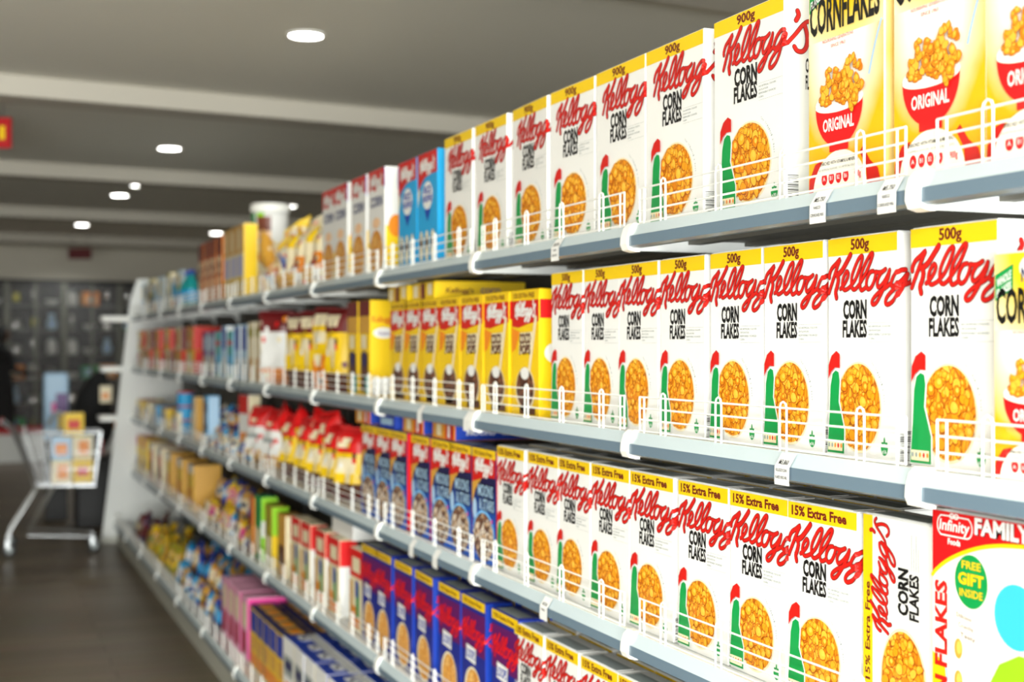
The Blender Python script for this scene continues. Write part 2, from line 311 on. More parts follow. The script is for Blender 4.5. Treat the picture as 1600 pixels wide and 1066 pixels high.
# red hanging signs
def hang_sign(px0, py0, px1, py1, z, label, yellow):
    a, b = at(px0, py0, z), at(px1, py1, z); t = thing('hanging_sign', label, 'sign', ((a.x+b.x)/2, (a.y+b.y)/2, b.z), -TH)
    wd = (px1-px0)/F_PX*z; h = a.z-b.z
    m = MB(); m.cbox((-wd/2, -.015, 0), (wd/2, .015, h), REDPL if yellow else mat('red plastic darkened as backlit', s2l(92, 10, 18), .5), .003)  # far board takes a darker red: backlit shade put into the colour
    if yellow: m.cbox((wd*.30, -.019, h*.28), (wd*.40, -.0145, h*.72), YEL, .002)
    m.build('board', t)
    for s in (-1, 1):
        q = MB(); q.tube([(s*wd*.35, 0, h), (s*wd*.35, 0, CEIL-b.z)], .004, CHROME); q.build('hanging_wire', t)
hang_sign(-70, 184, 18, 232, 9.2, 'red sign with a yellow mark hanging at the left edge', True)
hang_sign(107, 388, 143, 405, 20.4, 'small red sign, darkened as backlit, hanging before the far wall', False)
# ---------------------------------------------------------------- the gondola: twelve bays of five shelves
LIPB = [1.929, 1.484, 1.053, .588, .147]             # underside of the shelf lips, from the top
DECK = [b+.046 for b in LIPB]
SN = ['top', 'second', 'third', 'fourth', 'bottom']
Y0 = 1.789                                           # far end of the second bay; the bays are a metre long
BAYN = ['nearest', 'second', 'third', 'fourth', 'fifth', 'sixth', 'seventh', 'eighth', 'ninth', 'tenth', 'eleventh', 'twelfth']
def rail_mesh(x, b, y0, y1):
    m = MB(); t = b+.05; pr = [(.022, t), (.012, t), (-.004, b+.026), (-.005, b+.004), (.006, b), (.022, b)]
    vs = [(x+px, y, pz) for y in (y0, y1) for px, pz in pr]; n = len(pr)
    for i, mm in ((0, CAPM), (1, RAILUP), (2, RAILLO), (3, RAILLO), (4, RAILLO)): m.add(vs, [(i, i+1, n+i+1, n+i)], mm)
    m.add(vs, [tuple(range(n)), tuple(range(n, 2*n))[::-1]], RAILLO); return m
def cap_mesh(x, b, y0, y1):
    m = MB(); t = b+.052; pr = [(.022, t+.002), (.008, t+.002), (-.002, b+.044), (-.0085, b+.024), (-.0095, b+.008), (-.004, b-.004), (.012, b-.008), (.022, b-.008)]; n = len(pr)
    vs = [(x+px, y, pz) for y in (y0, y1) for px, pz in pr]
    m.add(vs, [(i, (i+1) % n, n+(i+1) % n, n+i) for i in range(n)] + [tuple(range(n)), tuple(range(n, 2*n))[::-1]], CAPM); return m
def guard_mesh(x, z, y0, y1):
    m = MB(); r = .0021
    hs = (.076, .052, .028, .004)
    for h in hs: m.tube([(x, y0, z+h), (x, y1, z+h)], r, WIRE, 5)
    for y, s in ((y0, 1), (y1, -1)):
        m.tube([(x, y, z+hs[0]), (x, y+s*.001, z+hs[3])], r, WIRE, 5); m.tube([(x, y+s*.022, z+hs[0]), (x, y+s*.022, z)], r, WIRE, 5)
    for k in range(4):
        y = y0 + (y1-y0)*(k+.5)/4
        m.tube([(x-.003, y-.011, z-.002)] + [(x-.003, y-.011*cos(a), z+.076+.011*sin(a)) for a in (0, pi/4, pi/2, 3*pi/4, pi)] + [(x-.003, y+.011, z-.002)], r, WIRE, 5)
    return m
def make_bay():
    t = thing('shelving_bay', 'bay', 'shelving', (0, 0, 0)); BK = .44
    a = MB(); a.box((BK, .004, .0), (BK+.02, .996, 2.3), BACKM); a.build('back_panel', t)
    a = MB(); a.box((BK-.028, .002, 0), (BK-.001, .030, 2.32), BACKM)
    for i in range(40): a.box((BK-.0285, .010, .1+i*.054), (BK-.0278, .022, .13+i*.054), SLOT)
    a.build('upright', t)
    a = MB(); a.box((-.115, .002, .0), (-.10, .998, .147), PLINTH); a.build('plinth', t)
    for i, b in enumerate(LIPB):
        x = -.146 if i == 4 else 0; s = MB(); z = DECK[i]
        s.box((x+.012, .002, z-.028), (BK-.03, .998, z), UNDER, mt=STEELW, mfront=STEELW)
        for j in range(27): s.box((x+.024, .02+j*.036, z), (x+.028, .042+j*.036, z+.0006), SLOT)
        if i < 4:                                     # ribs below the shelf board
            for xx in (.14, .28): s.box((xx, .01, z-.036), (xx+.03, .99, z-.028), UNDER)
        so = s.build('shelf', t)
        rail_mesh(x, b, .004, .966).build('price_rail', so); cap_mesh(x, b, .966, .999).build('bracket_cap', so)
        k = MB(); xa, xb = x+.02, BK-.03
        if i < 4:
            for y in (.968, .993):
                vs = [(xa, y, b-.004), (.37, y, b-.006), (xb, y, b-.06), (xb, y, b+.04), (xa, y, b+.04)]; vs += [(p[0], p[1]+.003, p[2]) for p in vs]
                k.add(vs, [(4, 3, 2, 1, 0), (5, 6, 7, 8, 9)] + [(j, (j+1) % 5, 5+(j+1) % 5, 5+j) for j in range(5)], STEELW)
            k.build('bracket', so)
        guard_mesh(x+.016, b+.05, .03, .955).build('wire_guard', so)
    return t
bay = make_bay()
for k in range(12):
    place(bay, (0, Y0-1+k, 0), 0, ('white and grey shelving bay with wire guards, %s bay from the near end' % BAYN[k]) if k < 11 else 'white and grey shelving bay at the far end, against the white end panel', 'bays of the shelving run')
# far end panel with the shelf ends that stick out past it
t = thing('end_panel', 'tall white slanted panel closing the far end of the shelving', 'panel', (0, Y0+11.005, 0))
m = MB(); vs = [(-.24, 0, .05), (.46, 0, .05), (.46, 0, 2.3), (.06, 0, 2.3), (-.0, 0, 2.12)]; vs += [(x, .03, z) for x, y, z in vs]
m.add(vs, [(4, 3, 2, 1, 0), (5, 6, 7, 8, 9)] + [(i, (i+1) % 5, 5+(i+1) % 5, 5+i) for i in range(5)], STEELW); m.build('side_panel', t)
for z, l in ((1.93, .20), (1.49, .16), (1.06, .13)):
    m = MB(); m.cbox((-.02-(2.1-z)*.1-l, .032, z), (.3, .30, z+.045), CAPM, .004); m.build('shelf_end', t)
m = MB(); m.cbox((-.26, -.004, 0), (.46, .034, .055), PLINTH, .003); m.build('foot', t)
# ---------------------------------------------------------------- packets
def carton(t, W, D, H, front=WHITE, side=None, top=None):
    m = MB(); m.cbox((0, -W/2, 0), (D, W/2, H), front, .0016)
    o = m.build('carton', t)
    if side:
        for sg in (-1, 1): s = MB(); s.box((.002, sg*(W/2+.0001)-.0002, .002), (D-.002, sg*(W/2+.0001)+.0002, H-.002), side); s.build('side_panel', t)
    f = MB(); f.box((.003, -W/2+.003, H), (D*.72, W/2-.003, H+.0012), top or front)
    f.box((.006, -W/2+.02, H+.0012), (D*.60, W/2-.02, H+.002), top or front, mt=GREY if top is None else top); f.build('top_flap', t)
    return o
def corn_flakes_box(W, D, H, wt, serves, su, sv, lu, lv, k, cu, name='cereal_box'):
    """white corn flakes carton; k and cu scale and shift the title, the bowl picture and the green panel"""
    t = thing(name, 'white box', 'cereal box'); carton(t, W, D, H)
    U = lambda u: cu+u*k
    kv = H/.37; bv = H-.030
    a = MB(); f = Face(W, a); f.rect(.0005, bv, W-.0005, H-.001, YEL, 1)
    if len(wt) < 6: [f.text(wt, W*.35+q, W*.61+q, bv+.0082, .0172, MAROON, 2+(q > 0)*.3, .02) for q in (-.0005, .0005)]
    else: f.text(wt, W*.06, W*.86, bv+.0072, .0162, MAROON, 2, .034)
    a.build('yellow_band', t)['label'] = 'yellow band printed in dark red'
    a = MB(); f = Face(W, a); script_logo(f, lu, lv, su, sv, RED, DRED, 2); a.build('brand_lettering', t)['label'] = 'red script lettering'
    a = MB(); f = Face(W, a); z = (1.06 if k > 1.1 else 1)*kv
    f.text('CORN', U(.046), U(.1125), .2345*kv, .0285*z, BLACK, 2, .045); f.text('FLAKES', U(.0445), U(.113), .2035*kv, .0265*z, BLACK, 2, .035)
    a.build('title_lettering', t)['label'] = 'black block title'
    a = MB(); f = Face(W, a)
    u0, v0 = U(.117), .2225*kv
    f.rect(u0, v0+.003, min(U(.19), W-.004), v0+.0034, GREY)
    for i, s in enumerate(('NO ARTIFICIAL COLOURS', 'OR FLAVOURS', 'RESPONSIBLY SOURCED', 'CORN')):
        f.text(s, u0, u0+(.060 if i in (0, 2) else .033 if i == 1 else .016), v0-.004-i*.0066, .0033, GREY, 1, .01)
    f.rect(u0, v0-.028, min(U(.19), W-.004), v0-.0276, GREY)
    for i, c in enumerate('The Original & Best'):         # along an arc over the bowl
        an = R(62)-i*R(3.1); f.text(c, 0, .0026 if c not in ' ' else .001, 0, .0045, GREY, 1, .005, rot=(U(.089)+cos(an)*.070*k, .087*kv+sin(an)*.084*kv, an-pi/2)) if c != ' ' else None
    b = U(.160); f.ell(b, .026, .0095*k, .014, GREEN, 1, 14, pi, 2*pi); f.text(serves, b-.006*k, b+.006*k, .0155, .006, WHITE, 2, .02)
    f.ell(b, .036, .0022, .006, GREEN, 1, 10); f.ell(b-.005, .032, .0035, .002, GREEN, 1, 8); f.ell(b+.005, .032, .0035, .002, GREEN, 1, 8)
    for i in range(16): f.rect(W+.004, .006+i*.0030, W+.030, .006+i*.0030+random.choice((.0007, .0012, .0018)), BLACK, 1)
    f.text('CORN', W+.045, W+.07, .2345*kv, .024, BLACK, 1, .03); f.text('FLAKES', W+.045, W+.07, .2045*kv, .024, BLACK, 1, .03)
    a.build('small_print', t)
    a = MB(); f = Face(W, a); f.ell(U(.089), .087*kv, .064*k, .0755*kv, CREAM, 1, 40); f.ell(U(.089), .0875*kv, .0605*k, .0715*kv, FLAKES, 2, 40); f.flakes(U(.089), .0875*kv, .0605*k, .0715*kv, 125, .0098*k, 2.2); a.build('flakes_picture', t)['label'] = 'oval picture of golden flakes'
    a = MB(); f = Face(W, a)                              # plain green panel with a plain red cap
    g0, g1 = max(U(.004), .003), U(.053)
    f.poly([(g0-.002, .006), (g1+.003, .006), (g1+.003, .05), (U(.040), .095*kv), (U(.043), .130*kv), (U(.040), .147*kv), (U(.028), .151*kv), (U(.016), .143*kv), (U(.010), .12*kv), (U(.007), .07)], WHITE, 7)
    f.poly([(g0, .008), (g1, .008), (g1, .05), (U(.037), .095*kv), (U(.040), .130*kv), (U(.037), .144*kv), (U(.028), .147*kv), (U(.019), .141*kv), (U(.013), .12*kv), (U(.010), .07)], GREEN, 8)
    f.poly([(U(.006), .132*kv), (U(.015), .145*kv), (U(.026), .152*kv), (U(.040), .151*kv), (U(.040), .174*kv), (U(.030), .180*kv), (U(.016), .172*kv), (U(.007), .156*kv)], RED, 7.5)
    f.rect(g0+.003, .012, g1-.004, .028, CREAM, 9)
    for i, c in enumerate((GREY, GREY, ORANGE, RED, ORANGE)): f.ell(g0+.007+i*(g1-g0-.014)/4, .021, .0026, .0042, c, 10, 8)
    a.build('green_panel', t)['label'] = 'green panel with a red top'
    return t
K900 = corn_flakes_box(.256, .09, .378, '900g', 'x30', 1.06, 1.12, .034, .249, 1.26, .022)
K500 = corn_flakes_box(.1945, .08, .370, '500g', 'x16', 1.0, 1.0, .0, .252, 1.0, .0)
K15 = corn_flakes_box(.206, .08, .343, '15% Extra Free', 'x12', 1.06, .98, .0, .222, 1.05, .0)
def turned_box():                                     # the same kind of carton, its print turned on its side
    W, D, H = .188, .08, .345; t = thing('cereal_box', 'x', 'cereal box'); carton(t, W, D, H)
    rot = lambda x, y, n: (-n, W/2-(W-y), x)          # landscape print: x runs up the box, y from right to left
    a = MB(); f = Face(9, a, rot); f.rect(.001, W-.028, H-.001, W-.001, YEL); f.text('15% Extra Free', .075, .235, W-.021, .013, MAROON, 2, .02); a.build('yellow_band', t)['label'] = 'upright yellow band'
    a = MB(); f = Face(9, a, rot); script_logo(f, .157, .094, .69, .80, RED, DRED, 2); a.build('brand_lettering', t)['label'] = 'red script running upwards'
    a = MB(); f = Face(9, a, rot); f.text('CORN', .196, .270, .062, .025, BLACK, 2, .045); f.text('FLAKES', .192, .264, .034, .023, BLACK, 2, .035); a.build('title_lettering', t)
    a = MB(); f = Face(9, a, rot); f.ell(.090, .075, .085, .062, CREAM, 1, 36); f.ell(.090, .075, .080, .058, FLAKES, 2, 36); f.flakes(.090, .075, .080, .058, 130, .0098, 2.2); a.build('flakes_picture', t)
    a = MB(); f = Face(9, a, rot)
    for i in range(4): f.rect(.268, .052-i*.006, .325-(i % 2)*.02, .0532-i*.006, GREY)
    a.build('small_print', t); return t
KTURN = turned_box()
def nasco_box(W, D, H):
    t = thing('cereal_box', 'x', 'cereal box'); carton(t, W, D, H, WHITE, SUNNY); q = H/.40; r = W/.218
    a = MB(); f = Face(W, a); f.rect(.0008, .001, W-.0008, H*.66, halo('golden lower ground %.2f' % H, (255, 253, 240), (250, 182, 10), W*.05, .26*q, .105*r, .15*q, .72, 1.45)); f.rect(.0008, H*.66, W-.0008, H-.001, halo('golden upper ground %.2f' % H, (250, 208, 30), (255, 250, 215), -W*.05, .40*q, .11*r, .13*q, .85, 1.7))
    mat('milk white print', s2l(255, 252, 240), .38); a.build('sunny_ground', t)['label'] = 'yellow and white printed ground'
    a = MB(); f = Face(W, a)
    f.poly([(.004*r, H-.038*q), (.046*r, H-.020*q), (.046*r, H-.064*q), (.004*r, H-.084*q)], GREEN, 3); f.text('WHOLE', .008*r, .042*r, H-.060*q, .014*q, WHITE, 4, .03, rise=.42); f.text('FLAKES', .008*r, .042*r, H-.078*q, .013*q, WHITE, 4, .03, rise=.42)
    f.ell(W*.5, H-.028*q, .05*r, .028*q, MATS['milk white print'], 2, 24)
    f.poly([(W*.44, H-.022*q), (W*.52, H-.012*q), (W*.56, H-.022*q), (W*.50, H-.018*q)], RED, 4)
    f.text('NASCO', W*.30, W*.66, H-.052*q, .024*q, NAVY, 4, .02); a.build('brand_lettering', t)['label'] = 'green corner tag and blue lettering'
    a = MB(); f = Face(W, a); f.text('CORNFLAKES', .006, W-.010*r, H-.122*q, .058*q, BLACK, 4, .03); a.build('title_lettering', t)
    a = MB(); f = Face(W, a); f.text('NOURISHING GENERATIONS', .045*r, .135*r, H-.142*q, .0055*q, RED, 4, .0); f.text('SINCE 1963', .070*r, .112*r, H-.153*q, .0055*q, RED, 4, .0)
    f.text('ENRICHED WITH VITAMINS & MINERALS', .040*r, .150*r, .050*q, .0058*q, BLACK, 6, .005); f.text('NO ARTIFICIAL FLAVOURS   NO ARTIFICIAL COLOURS', .035*r, .150*r, .041*q, .0035*q, GREY, 6)
    for i, s in enumerate(('A', 'B1', 'B2', 'B6')):
        u = (.052+.021*i)*r; f.ell(u, .027*q, .0085*r, .0105*q, BRED, 6, 16); f.text(s, u-.004*r, u+.004*r, .0235*q, .007*q, WHITE, 7, .01)
    f.text('900g', .140*r, .158*r, .022*q, .010*q, BRED, 6, .02); a.build('small_print', t)
    a = MB(); f = Face(W, a)
    f.ell(W*.44, .002, W*.36, .070*q, MATS['milk white print'], 5, 24, 0, pi)
    f.poly([(W*.80, .004), (W*.97, .004), (W*.93, .030*q), (W*.83, .045*q), (W*.74, .07*q), (W*.70, .062*q), (W*.78, .035*q)], RED, 3); f.poly([(W*.01, .004), (W*.08, .004), (W*.10, .03*q), (W*.2, .06*q), (W*.1, .055*q), (W*.02, .03*q)], RED, 3)
    cx, cy, rw, rh = W*.43, .150*q, W*.315, .072*q
    f.ell(cx, cy+.004*q, rw*1.02, .020*q, MATS['milk white print'], 4, 28); f.ell(cx, cy, rw, rh, BRED, 5, 28, pi, 2*pi); f.rect(cx-rw*.40, cy-rh*1.10, cx+rw*.40, cy-rh*.92, BRED, 5); f.ell(cx, cy, rw, .014*q, MATS['milk white print'], 6, 28, pi, 2*pi)
    f.text('ORIGINAL', cx-rw*.66, cx+rw*.66, cy-rh*.60, .020*q, WHITE, 7, .03); a.build('bowl_picture', t)['label'] = 'red bowl printed on the front'
    a = MB(); f = Face(W, a); rr = random.Random(3)
    f.flakes(cx-rw*.1, cy+.002*q, rw*.85, .085*q, 60, .0088*r, 7, 5, True); f.flakes(cx+rw*.62, cy+.028*q, rw*.50, .055*q, 55, .0088*r, 9, 8, False)
    f.stroke([(W*.98, .265*q), (W*.92, .238*q), (W*.86, .205*q), (W*.83, .185*q)], .005*r, LBLUE, 6); a.build('flakes_picture', t); return t
N900 = nasco_box(.218, .08, .402); N500 = nasco_box(.19, .07, .318)
def infinity_box():
    W, D, H = .235, .08, .374; t = thing('cereal_box', 'x', 'cereal box'); carton(t, W, D, H, WHITE, YEL)
    a = MB(); f = Face(W, a)
    f.rect(.001, .001, W-.001, H-.001, mat('milk white print', (1, 1, 1)), 1)
    arc = [(.001, .275), (.012, .285), (.035, .300), (.07, .316), (.11, .329), (.15, .337), (.20, .342), (W-.001, .343)]
    f.poly(arc+[(W-.001, H-.001), (.001, H-.001)], BRED, 2); f.stroke(arc, .006, YEL, 3)
    f.poly([(.001, .001), (.06, .001), (.035, .10), (.03, .145), (.001, .16)], YEL, 2); f.stroke([(.07, .006), (.045, .08), (.034, .14)], .005, LBLUE, 3); a.build('red_and_yellow_ground', t)
    a = MB(); f = Face(W, a)
    cap = [(.018+.008*cos(x) if False else 0, 0) for x in ()]
    u0, u1, v0, v1 = .013, .092, .338, .367
    pts = [(u1-.012+.012*sin(x), (v0+v1)/2-(v1-v0)/2*cos(x)) for x in [pi*i/8 for i in range(9)]] + [(u0+.012-.012*sin(x), (v0+v1)/2+(v1-v0)/2*cos(x)) for x in [pi*i/8 for i in range(9)]]
    f.stroke(pts+[pts[0]], .0022, WHITE, 3, 2)
    f.text('Infinity', .018, .086, .3455, .016, WHITE, 4, .02, shear=.12); f.text('Foods', .038, .066, .3255, .0085, WHITE, 4, .03)
    for s in (-1, 1): f.stroke([(.052+s*.005+.005*cos(x), .3675+.0035*sin(x)) for x in [2*pi*i/10 for i in range(11)]], .002, WHITE, 4, 1)
    a.build('brand_lettering', t)
    a = MB(); f = Face(W, a); f.text('FAMILY', .0995, .215, .3465, .0225, DRED, 3, .05); f.text('FAMILY', .098, .2135, .348, .0225, WHITE, 4, .04)
    rot = (.035, 0, pi/2); f.text('CORN FLAKES', .012, .270, 0, .026, RED, 4, .04, rot=rot); a.build('title_lettering', t)
    a = MB(); f = Face(W, a); f.ell(.090, .277, .036, .039, GREEN, 4, 30); f.text('FREE', .070, .112, .295, .011, YEL, 5, .02); f.text('GIFT', .062, .118, .272, .016, YEL, 5, .04); f.text('INSIDE', .065, .116, .254, .011, YEL, 5, .02); a.build('gift_roundel', t)['label'] = 'green oval with yellow lettering'
    a = MB(); f = Face(W, a)
    f.poly([(.115, .0), (.108, .06), (.118, .12), (.15, .17), (.19, .19), (W-.001, .19), (W-.001, .0)], LIME, 3); f.ell(.186, .242, .046, .046, CYAN, 4, 32)
    for u, v, an in ((.062, .175, .5), (.062, .128, 1.0), (.092, .092, .7), (.080, .045, .3)): f.ell(u, v, .009, .015, GOLD, 4, 14); f.ell(u+.002, v+.002, .006, .010, pm('honey print', 250, 196, 90), 5, 12)
    for i, s in enumerate(('Delicious', 'Crunchy', 'Tasty')): f.text(s, .058+i*.004, .092+i*.004, .222-i*.014, .007, BROWN, 5, rise=-.1)
    a.build('picture', t)['label'] = 'lime green field and sky blue disc'; return t
INF = infinity_box()
def kids_box(kind):
    """chocolate, moon, hoop, crisp and toasted cereal cartons with a red top and white script"""
    W, D, H = dict(choc=(.195, .08, .335), moon=(.198, .08, .326), hoop=(.203, .085, .35), crisp=(.208, .08, .364), corn=(.215, .085, .378))[kind]
    t = thing('cereal_box', 'x', 'cereal box'); kv = H/.335; kw = W/.195
    side = dict(choc=YEL, moon=BRED, hoop=BLUE, crisp=SKY, corn=WHITE)[kind]; base = dict(choc=YEL, moon=NAVY, hoop=pm('hoop blue print', 24, 40, 140), crisp=SKY, corn=WHITE)[kind]
    carton(t, W, D, H, base, side)
    g = MB(); f = Face(W, g)
    if kind == 'choc':
        f.poly([(.001, .240*kv), (.05, .236*kv), (.12, .246*kv), (W-.001, .252*kv), (W-.001, .309*kv), (.001, .309*kv)], RED, 1); f.poly([(.001, .236*kv), (.06, .225*kv), (.03, .18*kv), (.001, .17*kv)], ORANGE, 2)
        f.rect(W+.002, .26*kv, W+D-.004, .309*kv, BRED, 1); f.ell(W+D*.5, .17*kv, .025, .025, WHITE, 1, 16)
    elif kind == 'moon':
        f.rect(.001, .001, W-.001, .25, NIGHT, 1); f.poly([(.001, .225), (.07, .238), (.12, .246), (W-.001, .248), (W-.001, .30), (.001, .30)], RED, 3); f.poly([(.001, .16), (.03, .205), (.085, .242), (.045, .262), (.001, .262)], GOLD, 2)
    elif kind == 'hoop': f.rect(W*.0+.001, .19, W-.001, .31, pm('hoop violet print', 96, 16, 96), 1)
    elif kind == 'crisp':
        f.poly([(.001, .235), (.03, .262), (.08, .285), (.15, .292), (W-.001, .292), (W-.001, H-.001), (.001, H-.001)], RED, 2); f.poly([(.001, .19), (.03, .245), (.0, .26)], CREAM, 2)
    else:
        f.poly([(.001, .30), (.04, .315), (.09, .300), (.15, .32), (W-.001, .31), (W-.001, H-.001), (.001, H-.001)], RED, 1); f.rect(W, .30, W+D-.004, H-.004, BLUE, 1); f.rect(W+.004, .03, W+D-.006, .17, YEL, 1); f.ell(W+D*.5, .17, .03, .04, ORANGE, 2, 14)
    g.build('printed_ground', t)
    if kind != 'crisp' and kind != 'corn':
        a = MB(); f = Face(W, a); bh = .027
        f.rect(.0005, H-bh, W-.0005, H-.001, YEL, 2); f.text('15% EXTRA FREE' if kind == 'choc' else '15% Extra Free', W*.08, W*.85, H-bh+.007, .0125, MAROON, 3, .02); a.build('yellow_band', t)
    a = MB(); f = Face(W, a)
    if kind == 'hoop': script_logo(f, .002, .205, .93, .95, BRED, None, 2, wk=1.15)
    else:
        v = dict(choc=.250*kv, moon=.244, crisp=.29, corn=.305)[kind]; script_logo(f, W*.14, v, .56*kw, .62, WHITE, None, 3, wk=1.5)
    a.build('brand_lettering', t)
    a = MB(); f = Face(W, a); n = 'title_lettering'
    if kind == 'choc':
        f.poly([(.055, .165), (.155, .175), (.15, .225), (.06, .222)], CREAM, 2); f.text('COCO', .060, .140, .193, .026, BROWN, 4, .05, rise=.03); f.text('POPS', .062, .138, .165, .024, BROWN, 4, .05, rise=.03)
    elif kind == 'moon': f.text('MOONS', .056, .180, .190, .034, BLACK, 4, .07); f.text('MOONS', .056, .180, .191, .032, LBLUE, 5, .02); f.text('& STARS', .066, .188, .152, .032, BLACK, 4, .07); f.text('& STARS', .066, .188, .153, .030, LBLUE, 5, .02)
    elif kind == 'hoop': f.poly([(.04, .165), (.125, .160), (.128, .205), (.045, .21)], WHITE, 4); f.text('LOOPS', .046, .122, .172, .026, BLUE, 5, .02)
    elif kind == 'crisp': f.ell(W*.52, .225, .055, .045, WHITE, 3, 20); f.text('RICE', .07, .145, .232, .022, BLUE, 4, .04); f.text('KRISPIES', .060, .160, .205, .020, BLUE, 4, .03); f.poly([(.075, .18), (.14, .18), (.108, .14)], BLUE, 3)
    else: f.text('CORN', .03, .19, .245, .035, pm('slate print', 60, 70, 120), 2, .03)
    a.build(n, t)
    a = MB(); f = Face(W, a)
    if kind == 'choc':
        f.stroke([(W-.02, .26), (W-.05, .17), (W-.07, .11)], .016, CREAM, 3); f.ell(.10, .072, .068, .060, CREAM, 3, 26); f.ell(.10, .076, .062, .052, CHOC, 4, 26); f.ell(.10, .115, .03, .016, WHITE, 5, 14); f.rect(.06, .008, .17, .030, BROWN, 3)
    elif kind == 'moon': f.ell(.098, .078, .090, .073, pm('ice print', 120, 190, 245), 2, 30); f.ell(.098, .073, .085, .069, MIXED, 3, 30); f.ell(.025, .15, .018, .03, LBLUE, 3, 14); f.ell(.168, .125, .006, .007, PINK, 4, 10)
    elif kind == 'hoop': f.ell(.10, .075, .075, .075, CREAM, 2, 28); f.ell(.105, .075, .065, .068, HOOPS, 3, 28)
    elif kind == 'crisp':
        for i in range(3): f.ell(.04+i*.06, .065, .022, .05, CREAM, 2, 14); f.ell(.04+i*.06, .075, .014, .02, BROWN, 3, 12)
    else: f.ell(W*.5, .075, .09, .075, CREAM, 2, 24); f.ell(W*.5, .080, .085, .08, HOOPS, 3, 24); f.ell(W*.5, .185, .05, .02, pm('peach print', 250, 205, 160), 2, 16); f.rect(.001, .001, .02, .12, YEL, 3)
    a.build('picture', t); return t
COCO, MOON, HOOP, CRISP, TOAST = [kids_box(k) for k in ('choc', 'moon', 'hoop', 'crisp', 'corn')]
def plain_box(W, D, H, front, side, top, marks=(), name='carton_pack', cat='box'):
    """marks: (u0, v0, u1, v1, material) as fractions of the front"""
    t = thing(name, 'x', cat); carton(t, W, D, H, front, side, top)
    if marks:
        a = MB(); f = Face(W, a)
        for i, (u0, v0, u1, v1, m) in enumerate(marks):
            if m in (CHOC, HOOPS, FLAKES, MIXED) or u0 < 0: f.ell((abs(u0)+u1)/2*W, (v0+v1)/2*H, (u1-abs(u0))/2*W, (v1-v0)/2*H, m, 1+i*.5, 18)
            else: f.rect(u0*W, v0*H, u1*W, v1*H, m, 1+i*.5)
        a.build('front_print', t)
    return t
def pouch(W, H, T, bands, name='cereal_pouch', cat='pouch', seal=None, picture=None, pat=(), speck=.07):
    """pillow bag: flat crimped seals, puffed middle; bands = [(v fraction, material)] from the bottom"""
    t = thing(name, 'x', cat); rr = random.Random(int(W*1000+H*77+len(bands))); nu, nv = 10, 14
    def mm(v):
        for q, m in bands:
            if v <= q: return m
        return bands[-1][1]
    b = MB(); P = {}
    for sgn in (-1, 1):
        for i in range(nu+1):
            for j in range(nv+1):
                u, v = i/nu, j/nv; e = min(1, (1-abs(2*u-1))*2.2)**.6*min(1, (1-abs(2*v-1))*2.6)**.6
                puff = T/2*e*(1+.18*sin(9*u+5*v+W*40)*sin(7*v+3)) + rr.uniform(-.0016, .0016)*(e > .05)
                P[sgn, i, j] = (sgn*puff, (u-.5)*W*(1-.06*(1-abs(2*v-1))), v*H)
        for i in range(nu):
            for j in range(nv):
                q = [P[sgn, i, j], P[sgn, i+1, j], P[sgn, i+1, j+1], P[sgn, i, j+1]]
                m = mm((j+.5)/nv)
                for (a0, b0, a1, b1, pmat) in pat:
                    if sgn < 0 and a0 <= 1-(i+.5)/nu <= a1 and b0 <= (j+.5)/nv <= b1: m = pmat
                if .1 < (j+.5)/nv < .9 and rr.random() < speck: m = rr.choice([x for _, x in bands]+[WHITE, BRED, CREAM])
                b.add(q if sgn < 0 else q[::-1], [(0, 1, 2, 3)], m)
    b.build('bag', t, True)
    for z0, z1, n in ((-.0, .010, 'bottom_seal'), (H-.012, H+.004, 'top_seal')):
        s = MB(); nn = 24
        vs = [(.0022*(-1)**k, (k/nn-.5)*W*.97, z) for z in (z0, z1) for k in range(nn+1)]; s.add(vs, [(k, k+1, nn+2+k, nn+1+k) for k in range(nn)], seal or mm(0 if z0 < .1 else 1)); s.build(n, t)
    return t
def free(t):                                           # remove a prototype nothing was built from
    for c in list(t.children): free(c)
    bpy.data.objects.remove(t)
# ---------------------------------------------------------------- stocking the shelves (left edges are read off the photo)
XF = .046                                             # fronts of the packets stand this far behind the lip
def row(proto, W, lefts, shelf, desc, group, X=XF, tilt=None, suffix='', order='near'):
    n = len(lefts); z = DECK[shelf]+.001; out = []
    for i, px in enumerate(sorted(lefts, reverse=True)):
        y = ya(px, X)-W/2; tw = (tilt or {}).get(px, 0)
        out.append(place(proto, (X, y, z), R(tw), '%s, %s shelf, %s' % (desc, SN[shelf], nth(i, n)), group)); out[-1]['_y'] = y
    for o in out: del o['_y']
    return out
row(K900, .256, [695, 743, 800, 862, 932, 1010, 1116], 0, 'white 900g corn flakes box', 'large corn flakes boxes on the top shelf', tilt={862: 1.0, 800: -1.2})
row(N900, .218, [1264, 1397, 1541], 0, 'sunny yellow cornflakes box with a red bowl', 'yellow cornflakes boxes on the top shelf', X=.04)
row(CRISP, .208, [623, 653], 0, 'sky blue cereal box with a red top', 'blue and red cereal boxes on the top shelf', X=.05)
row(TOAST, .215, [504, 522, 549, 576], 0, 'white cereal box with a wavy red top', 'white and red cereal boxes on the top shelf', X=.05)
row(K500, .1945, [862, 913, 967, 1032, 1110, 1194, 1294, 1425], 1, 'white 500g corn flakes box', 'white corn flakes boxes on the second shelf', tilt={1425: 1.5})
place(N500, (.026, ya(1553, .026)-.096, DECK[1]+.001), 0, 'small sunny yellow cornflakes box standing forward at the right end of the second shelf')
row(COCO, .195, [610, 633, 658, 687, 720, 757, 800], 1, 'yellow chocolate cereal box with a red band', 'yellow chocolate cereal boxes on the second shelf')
row(MOON, .198, [565, 587, 610, 643, 674, 703, 738], 2, 'night blue cereal box with a red top', 'blue cereal boxes on the third shelf')
